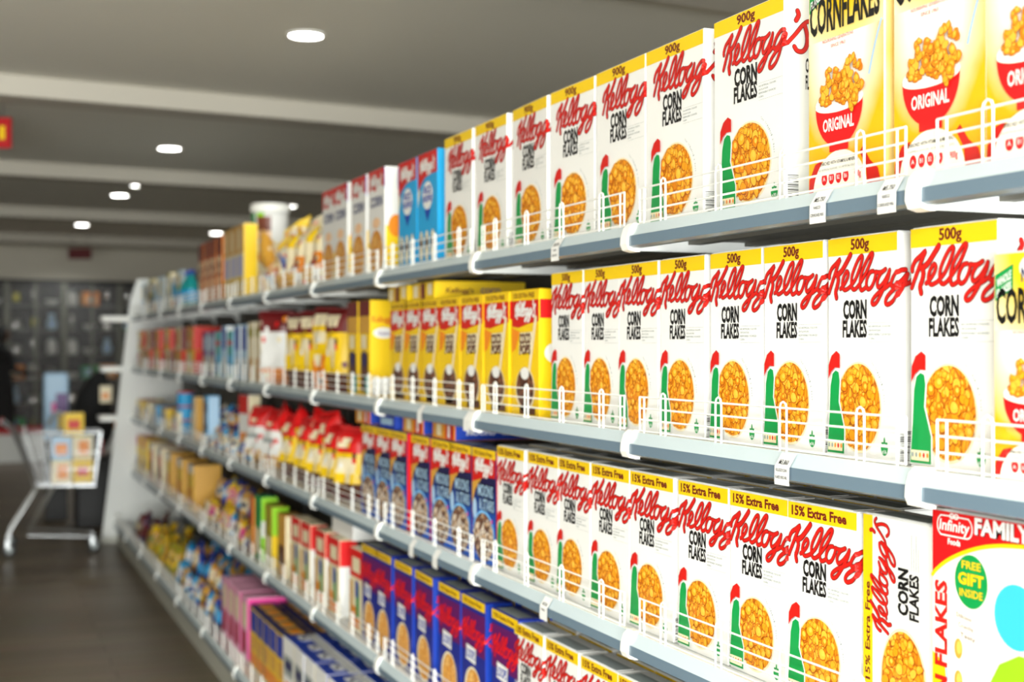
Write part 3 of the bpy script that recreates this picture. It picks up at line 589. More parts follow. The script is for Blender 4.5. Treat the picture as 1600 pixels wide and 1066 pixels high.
row(K15, .206, [777, 825, 870, 924, 985, 1060, 1141, 1233], 2, 'corn flakes box with a yellow extra band', 'white corn flakes boxes with extra bands on the third shelf', tilt={1233: 1.0, 870: -.8})
place(KTURN, (.046, ya(1346, .046)-.094, DECK[2]+.001), R(-2), 'white corn flakes box with its print turned sideways, beside the red and green box')
place(INF, (.034, ya(1457, .034)-.118, DECK[2]+.001), 0, 'red, white and green family corn flakes box at the right end of the third shelf')
row(HOOP, .203, [566, 587, 617, 648, 686, 722, 769], 3, 'dark blue cereal box with red script', 'dark blue cereal boxes on the fourth shelf', tilt={648: -1.5})
o4 = row(K15, .206, [804, 853, 908, 966, 1032, 1108], 3, 'corn flakes box with a yellow extra band', 'white corn flakes boxes with extra bands on the fourth shelf')
# boxes standing behind the front rows (their tops show)
for lefts, proto, W, sh, what, grp in (([777, 825, 870, 924, 985, 1060, 1141, 1233], K15, .206, 2, 'white corn flakes box', 'corn flakes boxes standing behind the front row of the third shelf'),
                                       ([804, 853, 908, 966, 1032, 1108], K15, .206, 3, 'white corn flakes box', 'corn flakes boxes standing behind the front row of the fourth shelf'),
                                       ([566, 587, 617, 648, 686, 722, 769], HOOP, .203, 3, 'dark blue cereal box', 'dark blue boxes standing behind the front row of the fourth shelf')):
    n = len(lefts)
    for d in (1, 2):
        for i, px in enumerate(sorted(lefts, reverse=True)):
            place(proto, (XF+d*.092, ya(px, XF)-W/2+random.uniform(-.004, .004), DECK[sh]+.001), R(random.uniform(-.6, .6)), '%s behind, %s row of the %s shelf, %s' % (what, 'second' if d == 1 else 'third', SN[sh], nth(i, n)), grp)
# cartons lying on top of the rows
def lying(label, px, X, z, W, h, D, front, side, marks, text=None, group=None, under=0):
    t = plain_box(W, D, h, front, side, side, marks, 'lying_carton', 'box')
    if text:
        a = MB(); f = Face(W, a, lambda u, v, n: (u, -W/2-.0008-n, v)); f.text(text[0], D*.12, D*.42, h*.35, h*.28, text[1], 2, .02, shear=.2); f.text(text[2], D*.5, D*.72, h*.33, h*.3, text[3], 2, .03); a.build('side_lettering', t)
    tag(t, label, 'box', group); t.location = (X, ya(px, X)-W/2, z); return t
z2 = DECK[1]+.001+.335+.0025; z3 = DECK[2]+.001+.326+.0025
cm = [(.05, .15, .25, .85, CREAM), (.3, .1, .42, .9, GOLD), (.42, .05, .58, .95, MAROON), (.72, .25, .9, .9, CREAM)]
lying('yellow carton lying on the left chocolate cereal boxes, its end pictures showing', 607, .06, z2, .235, .055, .30, YEL, YEL, cm)
lying('yellow carton lying on the middle chocolate cereal boxes, its long side showing', 645, .055, z2, .235, .056, .31, YEL, YEL, cm, ('Kellogg\'s', MAROON, 'COCO', PURPLE))
om = [(.08, .1, .5, .9, GOLD), (.2, .2, .4, .9, CREAM), (.62, .05, .95, .95, RED), (.7, .15, .8, .9, WHITE)]
lying('orange carton lying at the left end on the night blue boxes', 556, .055, z3, .20, .05, .28, ORANGE, BLUE, om)
lying('blue carton lying between two orange ones on the night blue boxes', 593, .055, z3, .20, .05, .28, BLUE, BLUE, [(.1, .25, .85, .7, LBLUE)])
lying('orange carton lying in the middle of the night blue boxes', 630, .055, z3, .225, .05, .28, ORANGE, BLUE, om)
lying('orange and red carton lying at the right end, its long blue side showing', 676, .055, z3, .22, .05, .31, ORANGE, BLUE, om, ('MOONS', WHITE, 'Kellogg\'s', WHITE))
# the rest of the second shelf
def spread(items, shelf, X=.05):
    for (px, t, W, lb, g, dz, tw) in items: place(t, (X, ya(px, X)-W/2, DECK[shelf]+.001+dz), R(tw), lb, g)
cho = plain_box(.155, .10, .355, YEL, YEL, YEL, [(.0, .84, 1, 1, MAROON), (.02, .66, .98, .84, GOLD), (.25, .50, .7, .64, CREAM), (.2, .05, .85, .45, BROWN), (-.3, .3, .7, .48, NAVY), (.6, .03, .98, .22, TEAL)])
a = MB(); f = Face(.155, a, lambda u, v, n: (u, -.155/2-.0008-n, v)); f.text('Kellogg\'s', .008, .09, .275, .022, RED, 1, .01); f.ell(.052, .235, .04, .02, WHITE, 1, 16); f.text('Coco', .03, .075, .228, .014, PURPLE, 2, .02); f.rect(.005, .005, .095, .07, WHITE, 1); a.build('side_print', cho)
spread([(543, cho, .155, 'yellow and brown chocolate cereal carton beside the yellow pouches, left of two', None, 0, 0), (561, cho, .155, 'yellow and brown chocolate cereal carton with its bright yellow side showing, right of two', None, 0, 0)], 1)
pwh = pouch(.21, .36, .07, [(.22, ORANGE), (.70, WHITE), (1, MAROON)], pat=[(.1, .05, .4, .16, CREAM)], picture=1)
pye = pouch(.185, .34, .075, [(.05, MAROON), (.24, BROWN), (.74, YEL), (1, MAROON)], pat=[(.3, .50, .75, .62, CREAM), (.2, .80, .8, .90, CREAM), (.55, .26, .7, .60, CREAM)])
por = pouch(.18, .35, .07, [(.35, ORANGE), (.78, YEL), (1, MAROON)], pat=[(.3, .30, .6, .45, CREAM), (.25, .6, .75, .68, CREAM), (.2, .82, .8, .92, CREAM), (.35, .08, .6, .2, BROWN)])
spread([(424, pwh, .21, 'white cereal pouch with a dark red top on the second shelf', None, 0, 42), (459, pye, .185, 'yellow cereal pouch with a dark red top, beside the white pouch', None, 0, 16), (480, pye, .185, 'yellow cereal pouch with a dark red top, left of the orange one', None, 0, 20),
        (501, por, .18, 'orange and yellow cereal pouch on the second shelf', None, 0, 18), (521, pye, .185, 'yellow cereal pouch with a dark red top, leaning on the brown cartons', None, 0, 14)], 1, .118)
def slim(front, side, marks=(), W=.17, H=.30, D=.07): return plain_box(W, D, H, front, side, front, marks, 'slim_pack', 'packet')
pa = slim(CREAM, WHITE, [(.1, .75, .9, .9, OLIVE), (.2, .05, .8, .4, GOLD)], H=.31); pb = slim(LBLUE, WHITE, [(.1, .55, .9, .95, BLUE), (.2, .1, .8, .4, WHITE)], H=.30); pc = slim(TEAL, LBLUE, [(.0, .7, 1, .8, RED), (.1, .1, .9, .5, SKY)], H=.27); pv = slim(PURPLE, GREY, [(.1, .6, .9, .9, LBLUE), (.2, .1, .8, .45, CREAM)], H=.27)
spread([(398, pa, .17, 'cream and white slim pack, just left of the white pouch', None, 0, 0), (387, pa, .17, 'cream and white slim pack, second from the white pouch', None, 0, 0), (377, pb, .17, 'pale blue and white slim pack, third from the white pouch', None, 0, 0),
        (366, pb, .17, 'pale blue and white slim pack beside the teal one', None, 0, 0), (355, pc, .17, 'teal slim pack with a red stripe', None, 0, 0), (346, pb, .17, 'pale blue slim pack left of the teal one', None, 0, 0),
        (337, pc, .17, 'teal slim pack beside the purple ones', None, 0, 0), (327, pv, .17, 'purple and grey slim pack, right of two', None, 0, 0), (317, pv, .17, 'purple and grey slim pack, left of two', None, 0, 0)], 1)
stk = [plain_box(.30, .18, .155, c, c2, c3, mk, 'food_box', 'box') for c, c2, c3, mk in ((CREAM, MAROON, MAROON, [(.1, .2, .5, .8, RED), (.6, .1, .9, .9, YEL)]), (ORANGE, RED, RED, [(.05, .5, .95, .9, GOLD), (.1, .1, .5, .4, CREAM)]), (YEL, RED, MAROON, [(.1, .3, .6, .9, CREAM), (.65, .1, .95, .6, RED)]))]
g = 'stacked boxes at the far end of the second shelf'
for j in range(2):
    for i, px in enumerate((216, 227, 241, 256, 273, 292)):
        place(stk[(i+j*2) % 3], (.05, ya(px, .05)-.15, DECK[1]+.001+j*.158), R(random.uniform(-2, 2)), '%s box, %s layer of the second shelf, %s' % (['cream and red', 'orange and red', 'yellow and red'][(i+j*2) % 3], ['lower', 'upper'][j], nth(5-i, 6)), g)
# the rest of the top shelf
hp = [pouch(.20, .27, .08, [(.25, GOLD), (.72, CREAM), (1, YEL)], 'snack_pouch', speck=.22, pat=[(.2, .3, .8, .45, RED), (.3, .55, .7, .68, WHITE)]), pouch(.19, .25, .08, [(.3, YEL), (.6, ORANGE), (1, CREAM)], 'snack_pouch', speck=.22, pat=[(.2, .35, .8, .5, MAROON), (.4, .1, .9, .25, WHITE)]), pouch(.19, .26, .07, [(.4, LBLUE), (.7, CREAM), (1, GOLD)], 'snack_pouch', speck=.22, pat=[(.1, .1, .6, .3, BLUE), (.3, .75, .8, .88, RED)])]
g = 'pouches heaped on the top shelf below the tub'
for i, px in enumerate((404, 416, 429, 443, 457, 471, 485)):
    place(hp[(0, 1, 0, 0, 1, 0, 1)[i]], (.09, ya(px, .07)-.10, DECK[0]+.001), R(random.uniform(-12, 12)), 'yellow, red and white pouch in the lower heap row, %s' % nth(6-i, 7), g, ry=R(6))
for i, px in enumerate((420, 438, 456, 474, 489)):
    place(hp[(2, 0, 1, 0, 1)[i]], (.165, ya(px, .15)-.10, DECK[0]+.15), R(random.uniform(-15, 15)), 'snack pouch leaning on top of the heap, %s' % nth(4-i, 5), g, ry=R(28), rx=R((30, -22, 18, -28, 20)[i]))
for i, px in enumerate((410, 425)):
    place(hp[2], (.09, ya(px, .05)-.10, DECK[0]+.10), R(20*(i*2-1)), 'pale blue and gold snack pouch hanging forward in the heap, %s' % ('left' if i == 0 else 'right'), g, rx=R(60), ry=R(-8))
bx = plain_box(.26, .22, .33, CREAM, CREAM, CREAM, [(.1, .1, .9, .5, GOLD)], 'food_box', 'box'); place(bx, (.20, ya(422, .31), DECK[0]+.001), 0, 'cream food box behind the pouch heap, carrying the white tub')
t = thing('plastic_tub', 'white plastic tub with a lid and a green and orange label, on the top shelf', 'tub', (.31, ya(422, .31), DECK[0]+.336)); t.scale = (1.06, 1.06, 1.1)
m = MB(); m.lathe([(.0001, 0), (.088, 0), (.092, .01), (.1, .17), (.0001, .17)], WHITE, 28); m.build('tub_body', t, True)
m = MB(); m.lathe([(.1, .162), (.108, .162), (.108, .198), (.100, .206), (.0001, .206)], CAPM, 28); m.build('lid', t)
m = MB(); n = 20
for q, (a0, a1, z0, z1, mm) in enumerate(((-.65, -.08, .10, .155, GREEN), (-.65, -.08, .03, .10, ORANGE), (-.65, -.08, .004, .03, GREEN), (.05, .7, .06, .135, pm('chocolate spread print', 120, 60, 40)), (.05, .7, .015, .06, pm('peach print', 250, 205, 160)), (.05, .4, .135, .155, LIME))):
    vs = []
    for z in (z0, z1):
        for i in range(9):
            an = pi + R(30) + (a0+(a1-a0)*i/8)*1.3; r = .0925+.008*z/.17+.0012; vs.append((r*cos(an), r*sin(an), z))
    m.add(vs, [(i, i+1, 10+i, 9+i) for i in range(8)], mm)
m.build('printed_label', t)
yb = plain_box(.21, .075, .395, CREAM, YEL, YEL, [(0, .62, 1, 1, GOLD), (.1, .66, .5, .95, CREAM), (.1, .3, .9, .58, pm('lilac print', 190, 190, 225)), (.05, .02, .95, .28, YEL), (.25, .08, .7, .22, CREAM)]); bb = plain_box(.20, .10, .38, pm('rust print', 170, 70, 30), ORANGE, MAROON, [(0, .75, 1, 1, MAROON), (.1, .45, .9, .7, CREAM), (.1, .05, .9, .4, pm('peach print', 250, 205, 160)), (.3, .5, .7, .62, MAROON)])
row(yb, .21, [350, 360, 370], 0, 'cream and yellow cereal carton left of the pouch heap', 'cream and yellow cartons on the top shelf')
row(bb, .20, [310, 319, 328, 338], 0, 'rust brown and orange carton', 'rust brown cartons on the top shelf')
bt = thing('bottle', 'x', 'bottle'); m = MB(); m.lathe([(.0001, 0), (.05, 0), (.055, .01), (.055, .15), (.035, .19), (.018, .21), (.018, .235)], TEAL, 16); m.build('bottle_body', bt, True); m = MB(); m.lathe([(.022, .232), (.022, .262), (.0001, .265)], BLUE, 14); m.build('cap', bt); m = MB(); m.lathe([(.0557, .04), (.0557, .13)], SKY, 16); m.build('label', bt)
for i, px in enumerate((286, 293, 300)): place(bt, (.11, ya(px, .11), DECK[0]+.001), 0, 'teal bottle with blue cap, top shelf, %s of three' % nth(2-i, 3), 'teal bottles on the top shelf')
fs = [slim(LBLUE, GREY, [(.1, .5, .9, .9, YEL), (.1, .1, .8, .4, BLUE)], .16, .27), slim(CREAM, GREY, [(.1, .55, .9, .9, NAVY), (.1, .1, .9, .4, GOLD)], .16, .25), slim(OLIVE, CREAM, [(.1, .6, .9, .9, WHITE), (.1, .1, .9, .5, NAVY)], .16, .28), slim(WHITE, GREY, [(.1, .4, .9, .8, SKY), (.1, .1, .9, .3, ORANGE)], .16, .24)]
for i, px in enumerate((222, 228, 234, 240, 247, 254, 261, 269, 277)):
    place(fs[i % 4], (.06, ya(px, .06)-.08, DECK[0]+.001), R(random.uniform(-6, 6)), '%s small pack, far end of top shelf, %s' % (['pale blue', 'cream', 'olive', 'white'][i % 4], nth(8-i, 9)), 'small packs at the far end of the top shelf')
# the rest of the third shelf
rp = pouch(.19, .285, .09, [(.06, MAROON), (.22, BROWN), (.62, YEL), (1, BRED)], pat=[(.25, .38, .75, .54, CREAM), (.15, .70, .6, .84, CREAM), (.55, .2, .72, .5, CREAM)]); wp = pouch(.20, .29, .09, [(.18, GOLD), (.66, WHITE), (1, BRED)], pat=[(.3, .72, .7, .82, CREAM), (.2, .42, .8, .48, GREY)])
for i, px in enumerate((391, 415)): place(wp, (.115, ya(px, .10)-.10, DECK[2]+.001), R((22, 16)[i]), 'white cereal pouch with a bright red top on the third shelf, %s of two' % ('left', 'right')[i], 'white pouches on the third shelf', ry=R(8))
g = 'yellow pouches on the third shelf'
for i, px in enumerate((443, 465, 486, 508, 533)): place(rp, (.115, ya(px, .10)-.095, DECK[2]+.001), R((16, 10, 20, 14, 30)[i]), 'yellow pouch with crumpled red top, third shelf, %s' % nth(4-i, 5), g, ry=R(7))
for i, px in enumerate((455, 480, 505, 528)): place(rp, (.19, ya(px, .19)-.095, DECK[2]+.05), R(random.uniform(-25, 25)), 'yellow cereal pouch in the back row, only its red top showing, %s' % nth(3-i, 4), g, ry=R(-10), rx=R((8, -10, 12, -6)[i]))
tallw = slim(WHITE, CREAM, [(.0, .7, 1, 1, RED), (.1, .1, .9, .4, ORANGE)], .15, .345); place(tallw, (.10, ya(377, .1)-.075, DECK[2]+.001), R(10), 'tall white and red pack leaning beside the white pouches')
def sachets(cols, n, pxr, sh, lbl, grp, X=(.06, .26), zmax=.24, sizes=(.10, .125), z0=0):
    protos = [pouch(sizes[0], sizes[1], .035, [(.2, a), (.7, b), (1, a)], 'sachet', 'sachet', speck=.18, pat=[(.2, .35, .8, .6, c)]) for a, b, c in cols]
    y1, y0 = ya(pxr[0], X[0]), ya(pxr[1], X[0]); i = 0; x = X[0]; c = 0
    while x <= X[1]:                                  # leaning layers, higher towards the back
        for lay in range(min(c+1, int(zmax/(sizes[1]*.9)))):
            y = y0+sizes[0]*(.55+.4*((c+lay) % 2))
            while y < y1-sizes[0]*.5:
                if c == 0 or lay >= min(c, 2)-1 or random.random() < .3:
                    rx = random.uniform(-.34, .34)*(1 if lay else .4)
                    place(protos[random.randrange(len(protos))], (x+random.uniform(-.008, .008)+.02, y, DECK[sh]+.003+sizes[0]/2*sin(abs(rx))+lay*sizes[1]*.88), random.uniform(-.3, .3), lbl, grp, rx=rx, ry=R(random.uniform(8, 20)))
                y += sizes[0]*random.uniform(1.05, 1.25)
        x += .068; c += 1
sachets([(BLUE, GOLD, WHITE), (SKY, CREAM, NAVY), (GOLD, SKY, CREAM), (NAVY, GOLD, LBLUE), (CREAM, BLUE, GOLD)], 48, (312, 386), 2, 'blue and gold sachet in the loose heap on the third shelf', 'sachets heaped on the third shelf')
fb = [plain_box(.30, .2, .15, c, c2, c3, mk, 'food_box', 'box') for c, c2, c3, mk in ((CREAM, YEL, RED, [(.0, .7, .5, 1, YEL), (.1, .1, .6, .6, PURPLE)]), (WHITE, CREAM, MAROON, [(.0, .75, 1, 1, YEL), (.2, .1, .9, .5, pm('salmon print', 225, 130, 110))]), (LBLUE, SKY, MAROON, [(.1, .5, .9, .9, WHITE), (.1, .1, .5, .4, BLUE)]))]
for i, px in enumerate((214, 225, 238, 252, 268)): place(fb[i % 3], (.05, ya(px, .05)-.15, DECK[2]+.001), 0, '%s low box, far end of third shelf, %s' % (['cream and purple', 'white and salmon', 'pale blue'][i % 3], nth(4-i, 5)), 'low boxes at the far end of the third shelf')
can = thing('can', 'x', 'can'); m = MB(); m.lathe([(.0001, 0), (.06, 0), (.06, .09), (.0001, .09)], WHITE, 18, mats=[WHITE, SKY, WHITE]); m.build('can_body', can); m = MB(); m.lathe([(.061, .085), (.061, .097), (.0001, .097)], RED, 18); m.build('lid', can)
for j in range(3): place(can, (.115, ya(290, .115), DECK[2]+.001+j*.0985), 0, 'blue and white can with a red lid, %s in its stack on the third shelf' % ('lowest', 'middle', 'topmost')[j], 'stacked cans on the third shelf')
sk = slim(SKY, LBLUE, [(.15, .15, .85, .85, NAVY), (.3, .3, .7, .6, LBLUE)], .18, .25); place(sk, (.045, ya(318, .045)-.09, DECK[2]+.06), 0, 'sky blue framed pack in front of the sachet heap on the third shelf'); ck = slim(CREAM, GOLD, [], .12, .28); place(ck, (.06, ya(301, .06)-.06, DECK[2]+.001), 0, 'narrow cream and gold pack beside the can stack')
# the rest of the fourth shelf
rt = plain_box(.185, .075, .31, CREAM, WHITE, CREAM, [(.0, .66, 1, 1, BRED), (.2, .72, .8, .9, CREAM), (.15, .05, .75, .30, ORANGE), (.5, .18, .75, .58, GREEN), (.45, .42, .68, .62, BLUE), (.0, .0, .2, .6, GOLD)])
a = MB(); a.box((.002, -.185/2-.0012, .205), (.073, -.185/2-.0006, .308), BRED); a.build('side_top', rt)
row(rt, .185, [455, 470, 492, 513, 547], 3, 'cream cereal box with a bright red top', 'red topped cereal boxes on the fourth shelf', X=.05)
fl = plain_box(.34, .22, .07, WHITE, WHITE, CREAM, [], 'flat_carton'); place(fl, (.09, ya(519, .09)-.17, DECK[3]+.001+.3125), R(0), 'white flat carton lying on the red topped boxes', cat='box')
gp = slim(GREEN, LIME, [(.1, .1, .9, .5, CREAM)], .17, .32, .085); a = MB(); a.box((.002, -.0862, .12), (.083, -.0856, .2), WHITE); a.build('side_label', gp)
gy = slim(OLIVE, YEL, [(.1, .1, .9, .5, CREAM)], .17, .30, .085); a = MB(); a.box((.002, -.0862, .16), (.083, -.0856, .298), LIME); a.build('side_label', gy)
gw = slim(GOLD, CREAM, [(.1, .2, .9, .5, BROWN)], .17, .29, .085); br = slim(pm('rust print', 170, 70, 30), ORANGE, [(.1, .1, .9, .5, GOLD)], .10, .30, .085)
spread([(389, br, .10, 'narrow rust and orange pack, left of the green packs on the fourth shelf', None, 0, 0), (398, gp, .17, 'green slim pack with a lime and white side on the fourth shelf', None, 0, 0), (414, gy, .17, 'olive slim pack with a lime and yellow side on the fourth shelf', None, 0, 0), (434, gw, .17, 'gold and brown slim pack with a cream side on the fourth shelf', None, 0, 0)], 3)
sachets([(BLUE, SKY, WHITE), (GOLD, CREAM, NAVY), (SKY, WHITE, BLUE), (YEL, PINK, CREAM), (NAVY, GOLD, LBLUE)], 44, (314, 388), 3, 'blue, gold and pink sachet in the loose heap on the fourth shelf', 'sachets heaped on the fourth shelf')
fr = [plain_box(.24, .18, .30, c, c2, c3, mk, 'food_box', 'box') for c, c2, c3, mk in ((CREAM, YEL, RED, [(.0, .75, 1, 1, RED), (.1, .5, .9, .7, YEL), (.2, .15, .8, .45, PURPLE)]), (pm('salmon print', 225, 130, 110), CREAM, WHITE, [(.0, .8, 1, 1, WHITE), (.1, .1, .9, .5, MAROON)]), (YEL, GOLD, MAROON, [(.0, .8, 1, 1, WHITE), (.2, .1, .8, .5, ORANGE)]))]
for i, (px, h) in enumerate(((213, 0), (222, 0), (233, 1), (246, 1), (260, 2), (277, 2), (294, 2))): place(fr[h], (.05, ya(px, .05)-.12, DECK[3]+.001), 0, '%s box, far end of fourth shelf, %s' % (['cream and red', 'salmon and white', 'yellow and white'][h], nth(6-i, 7)), 'boxes at the far end of the fourth shelf')
# the bottom shelf
XB = -.095
bl = plain_box(.20, .125, .285, WHITE, BLUE, BLUE, [(.1, .45, .9, .75, GREY), (.2, .55, .8, .68, NAVY), (.2, .08, .8, .36, ORANGE), (.0, .0, .06, 1, CREAM)], 'biscuit_box'); a = MB(); a.poly = None
for q, (u0, u1) in enumerate(((-.05, .05),)): a.box((.045, u0, .2865), (.085, u1, .2878), WHITE); [a.box((.050+.010*j, -.04+.02*j, .2879), (.058+.010*j, -.01+.02*j, .2884), NAVY) for j in range(3)]
a.build('top_label', bl)
gd = plain_box(.19, .125, .285, NAVY, NAVY, NAVY, [(.02, .02, .98, .98, YEL), (.1, .6, .9, .95, BLUE), (.2, .3, .8, .55, GOLD), (.1, .05, .9, .25, ORANGE)], 'biscuit_box'); a = MB(); a.box((.03, -.06, .2865), (.095, .06, .2878), GOLD); a.box((.045, -.03, .2879), (.08, .03, .2884), ORANGE); a.build('top_label', gd)
ys = [ya(p, XB) for p in (432, 447, 462, 480, 501, 524, 552, 586)]
for d in range(3):
    for i, y in enumerate(ys): place(bl, (XB+.03+d*.135, y-.10+random.uniform(-.004, .004), DECK[4]+.001), R(random.uniform(-1.5, 1.5)), 'blue topped box, bottom shelf, %s row from front, %s' % (ORD[d], nth(7-i, 8)), 'blue topped biscuit boxes on the bottom shelf')
ys = [ya(p, XB) for p in (381, 390, 400, 410, 421)]
for d in range(3):
    for i, y in enumerate(ys): place(gd, (XB+.03+d*.135, y-.095, DECK[4]+.001), R(random.uniform(-1.5, 1.5)), 'navy topped box, bottom shelf, %s row from front, %s' % (ORD[d], nth(4-i, 5)), 'navy topped biscuit boxes on the bottom shelf')
pk = plain_box(.17, .20, .30, pm('pale pink print', 235, 170, 200), PINK, pm('pale pink print', 235, 170, 200), [(.0, .0, .12, 1, PINK), (.2, .5, .9, .9, CREAM), (.2, .1, .9, .45, MAGENTA)], 'cereal_box', 'box')
for d in range(2):
    for i, p in enumerate((338, 347, 356, 367)): place(pk, (XB+.03+d*.21, ya(p, XB)-.085, DECK[4]+.001), 0, 'pink and cream box on the bottom shelf, %s row, %s' % (('front', 'back')[d], nth(3-i, 4)), 'pink boxes on the bottom shelf')
sachets([(BLUE, SKY, WHITE), (GOLD, CREAM, NAVY), (SKY, WHITE, BLUE), (GOLD, BROWN, YEL), (NAVY, SKY, LBLUE)], 50, (268, 338), 4, 'blue, gold and white sachet in the loose heap on the bottom shelf', 'sachets heaped on the bottom shelf', X=(-.08, .20), zmax=.26)
sachets([(YEL, OLIVE, LIME), (OLIVE, YEL, MAROON), (YEL, GOLD, GREEN)], 34, (226, 270), 4, 'yellow and olive sachet in the loose heap on the bottom shelf', 'yellow sachets heaped on the bottom shelf', X=(-.08, .20), zmax=.24, sizes=(.15, .18))
sachets([(PURPLE, MAROON, GOLD), (NAVY, MAROON, YEL), (MAROON, BROWN, CREAM)], 20, (206, 228), 4, 'purple and maroon sachet in the loose heap at the far end of the bottom shelf', 'dark sachets at the far end of the bottom shelf', X=(-.08, .20), zmax=.22, sizes=(.15, .18))
# price tickets clipped to the rails
def ticket(px, shelf, lines, label, big=True):
    b = LIPB[shelf]; x = -.146 if shelf == 4 else 0; y = ya(px, x-.006)
    t = thing('price_ticket', label, 'price tag', (x, y, b)); W = .046; m = MB()
    pr = [(.009, .049), (-.0062, .0255), (-.0068, .000), (-.0062, -.006)]
    pr = [(px_-.0035, z) for px_, z in pr]; vs = [(a, yy, z) for yy in (W/2, -W/2) for a, z in pr]; n = len(pr); vs2 = [(a+.0014, yy, z) for a, yy, z in vs]
    m.add(vs, [(i, i+1, n+i+1, n+i) for i in range(n-1)], WHITE); m.add(vs2, [(i, n+i, n+i+1, i+1) for i in range(n-1)], WHITE)
    m.add(vs+vs2, [(0, n, 3*n, 2*n), (n-1, 3*n-1, 4*n-1, 2*n-1)], WHITE); m.build('card', t)
    a = MB()
    def fn(u, v, n_):
        for i in range(len(pr)-1):
            if v >= pr[i+1][1] or i == len(pr)-2:
                (a0, z0), (a1, z1) = pr[i], pr[i+1]; k = (v-z0)/(z1-z0); return (a0+(a1-a0)*k-n_*1.4, W/2-u, v)
    f = Face(9, a, fn)
    for i, (s, h, wd) in enumerate(lines): f.text(s, W/2-wd/2, W/2+wd/2, .030-i*.0125, h, BLACK, 1, .01)
    if lines: a.build('lettering', t)
    return t
L1 = [('₦5,750', .0075, .030), ('NASCO', .005, .020), ('CORNFLAKES 900G', .005, .040)]
ticket(1280, 0, L1, 'white price ticket under the left yellow cornflakes box, top shelf'); ticket(1388, 0, L1, 'white price ticket nearest the bracket under the yellow cornflakes boxes')
ticket(869, 0, [('₦5,950', .0075, .030), ('CORN', .005, .020), ('FLAKES 900G', .005, .032)], 'white price ticket under the middle large corn flakes boxes, top shelf')
ticket(1224, 1, [('₦3,860', .0075, .030), ('KELLOGG\'S CORN', .005, .036), ('FLAKES 500G NRL', .005, .038)], 'white price ticket under the 500g corn flakes boxes, second shelf')
for px, sh, lb in ((730, 1, 'right of two plain tickets under the chocolate cereal boxes'), (657, 1, 'left of two plain tickets under the chocolate cereal boxes'), (851, 2, 'plain ticket under the white boxes on the third shelf'), (681, 2, 'right of two plain tickets under the night blue boxes'), (644, 2, 'left of two plain tickets under the night blue boxes')):
    ticket(px, sh, [('₦3,500', .0065, .028), ('CEREAL', .0045, .026)] if px == 851 else [], lb)
# ---------------------------------------------------------------- the far end of the hall
t = thing('shopping_trolley', 'silver wire shopping trolley with a red handle at the end of the aisle', 'trolley', (-.64, 12.45, 0), R(-3)); t.scale = (.86, 1, 1)
L0, L1x, WH = -.38, .40, .25         # handle end, nose, half width
m = MB()
def ring(z, x0, x1, w_): return [(x0, -w_, z), (x1, -w_, z), (x1, w_, z), (x0, w_, z)]
for z, x0, x1, w_, r in ((.56, -.20, .36, .20, .006), (.70, -.25, .38, .22, .003), (.84, -.31, .40, .235, .003), (1.0, -.36, .42, .25, .007)): m.tube(ring(z, x0, x1, w_), r, CHROME, 5, True)
for i in range(15):
    k = i/14
    for s in (-1, 1): m.tube([(-.20+.56*k, s*.20, .56), (-.36+.78*k, s*.25, 1.0)], .0022, CHROME, 4)
for i in range(9):
    k = -1+2*i/8; m.tube([(.36, k*.20, .56), (.42, k*.25, 1.0)], .0022, CHROME, 4); m.tube([(-.20, k*.20, .56), (.36, k*.20, .56)], .0022, CHROME, 4)
m.build('basket', t)
m = MB()
for i in range(7): k = -1+2*i/6; m.tube([(-.19, k*.19, .57), (-.40, k*.235, 1.02)], .006, CHROME, 5)
m.tube([(-.40, -.235, 1.02), (-.40, .235, 1.02)], .008, CHROME, 6); m.build('rear_gate', t)
m = MB(); vs = [(-.14, -.16, .62), (-.30, -.17, 1.05), (-.30, .17, 1.05), (-.14, .16, .62)]; vs += [(x+.012, y, z+.004) for x, y, z in vs]
m.add(vs, [(0, 1, 2, 3), (7, 6, 5, 4), (0, 4, 5, 1), (1, 5, 6, 2), (2, 6, 7, 3), (3, 7, 4, 0)], mat('grey white plastic', s2l(205, 208, 206), .45)); m.build('child_seat_flap', t)
m = MB(); m.tube([(-.50, -.25, 1.10), (-.50, .25, 1.10)], .016, REDPL, 10); m.build('handle', t)
m = MB()
for s in (-1, 1):
    m.tube([(-.50, s*.25, 1.10), (-.36, s*.25, 1.0), (-.18, s*.23, .54), (-.44, s*.23, .17), (-.44, s*.23, .13)], .011, CHROME, 6)
    m.tube([(-.02, s*.22, .55), (-.26, s*.22, .17), (.32, s*.16, .13), (.33, s*.16, .12)], .011, CHROME, 6)
m.tube([(-.44, -.23, .16), (-.44, .23, .16)], .010, CHROME, 6); m.tube([(.32, -.16, .13), (.32, .16, .13)], .010, CHROME, 6); m.build('chassis', t)
for x, s, w_ in ((-.44, -1, .23), (-.44, 1, .23), (.33, -1, .16), (.33, 1, .16)):
    m = MB(); m.lathe([(.0001, -.012), (.055, -.016), (.0625, -.010), (.0625, .010), (.055, .016), (.0001, .012)], RUBBER, 18, axis='y', c=(x+.02, s*w_, .063)); wo = m.build('wheel', t)
    m = MB(); m.lathe([(.0001, -.018), (.03, -.0185), (.03, .0185), (.0001, .018)], GREY, 14, axis='y', c=(x+.02, s*w_, .063)); m.build('hub', wo)
    m = MB(); m.box((x-.012, s*w_-.024, .075), (x+.022, s*w_-.020, .14), CHROME); m.box((x-.012, s*w_+.020, .075), (x+.022, s*w_+.024, .14), CHROME); m.box((x-.012, s*w_-.024, .132), (x+.022, s*w_+.024, .14), CHROME); m.build('fork', wo)
m = MB(); m.cbox((.425, -.06, .80), (.435, .06, .93), REDPL, .003); m.build('nose_badge', t)
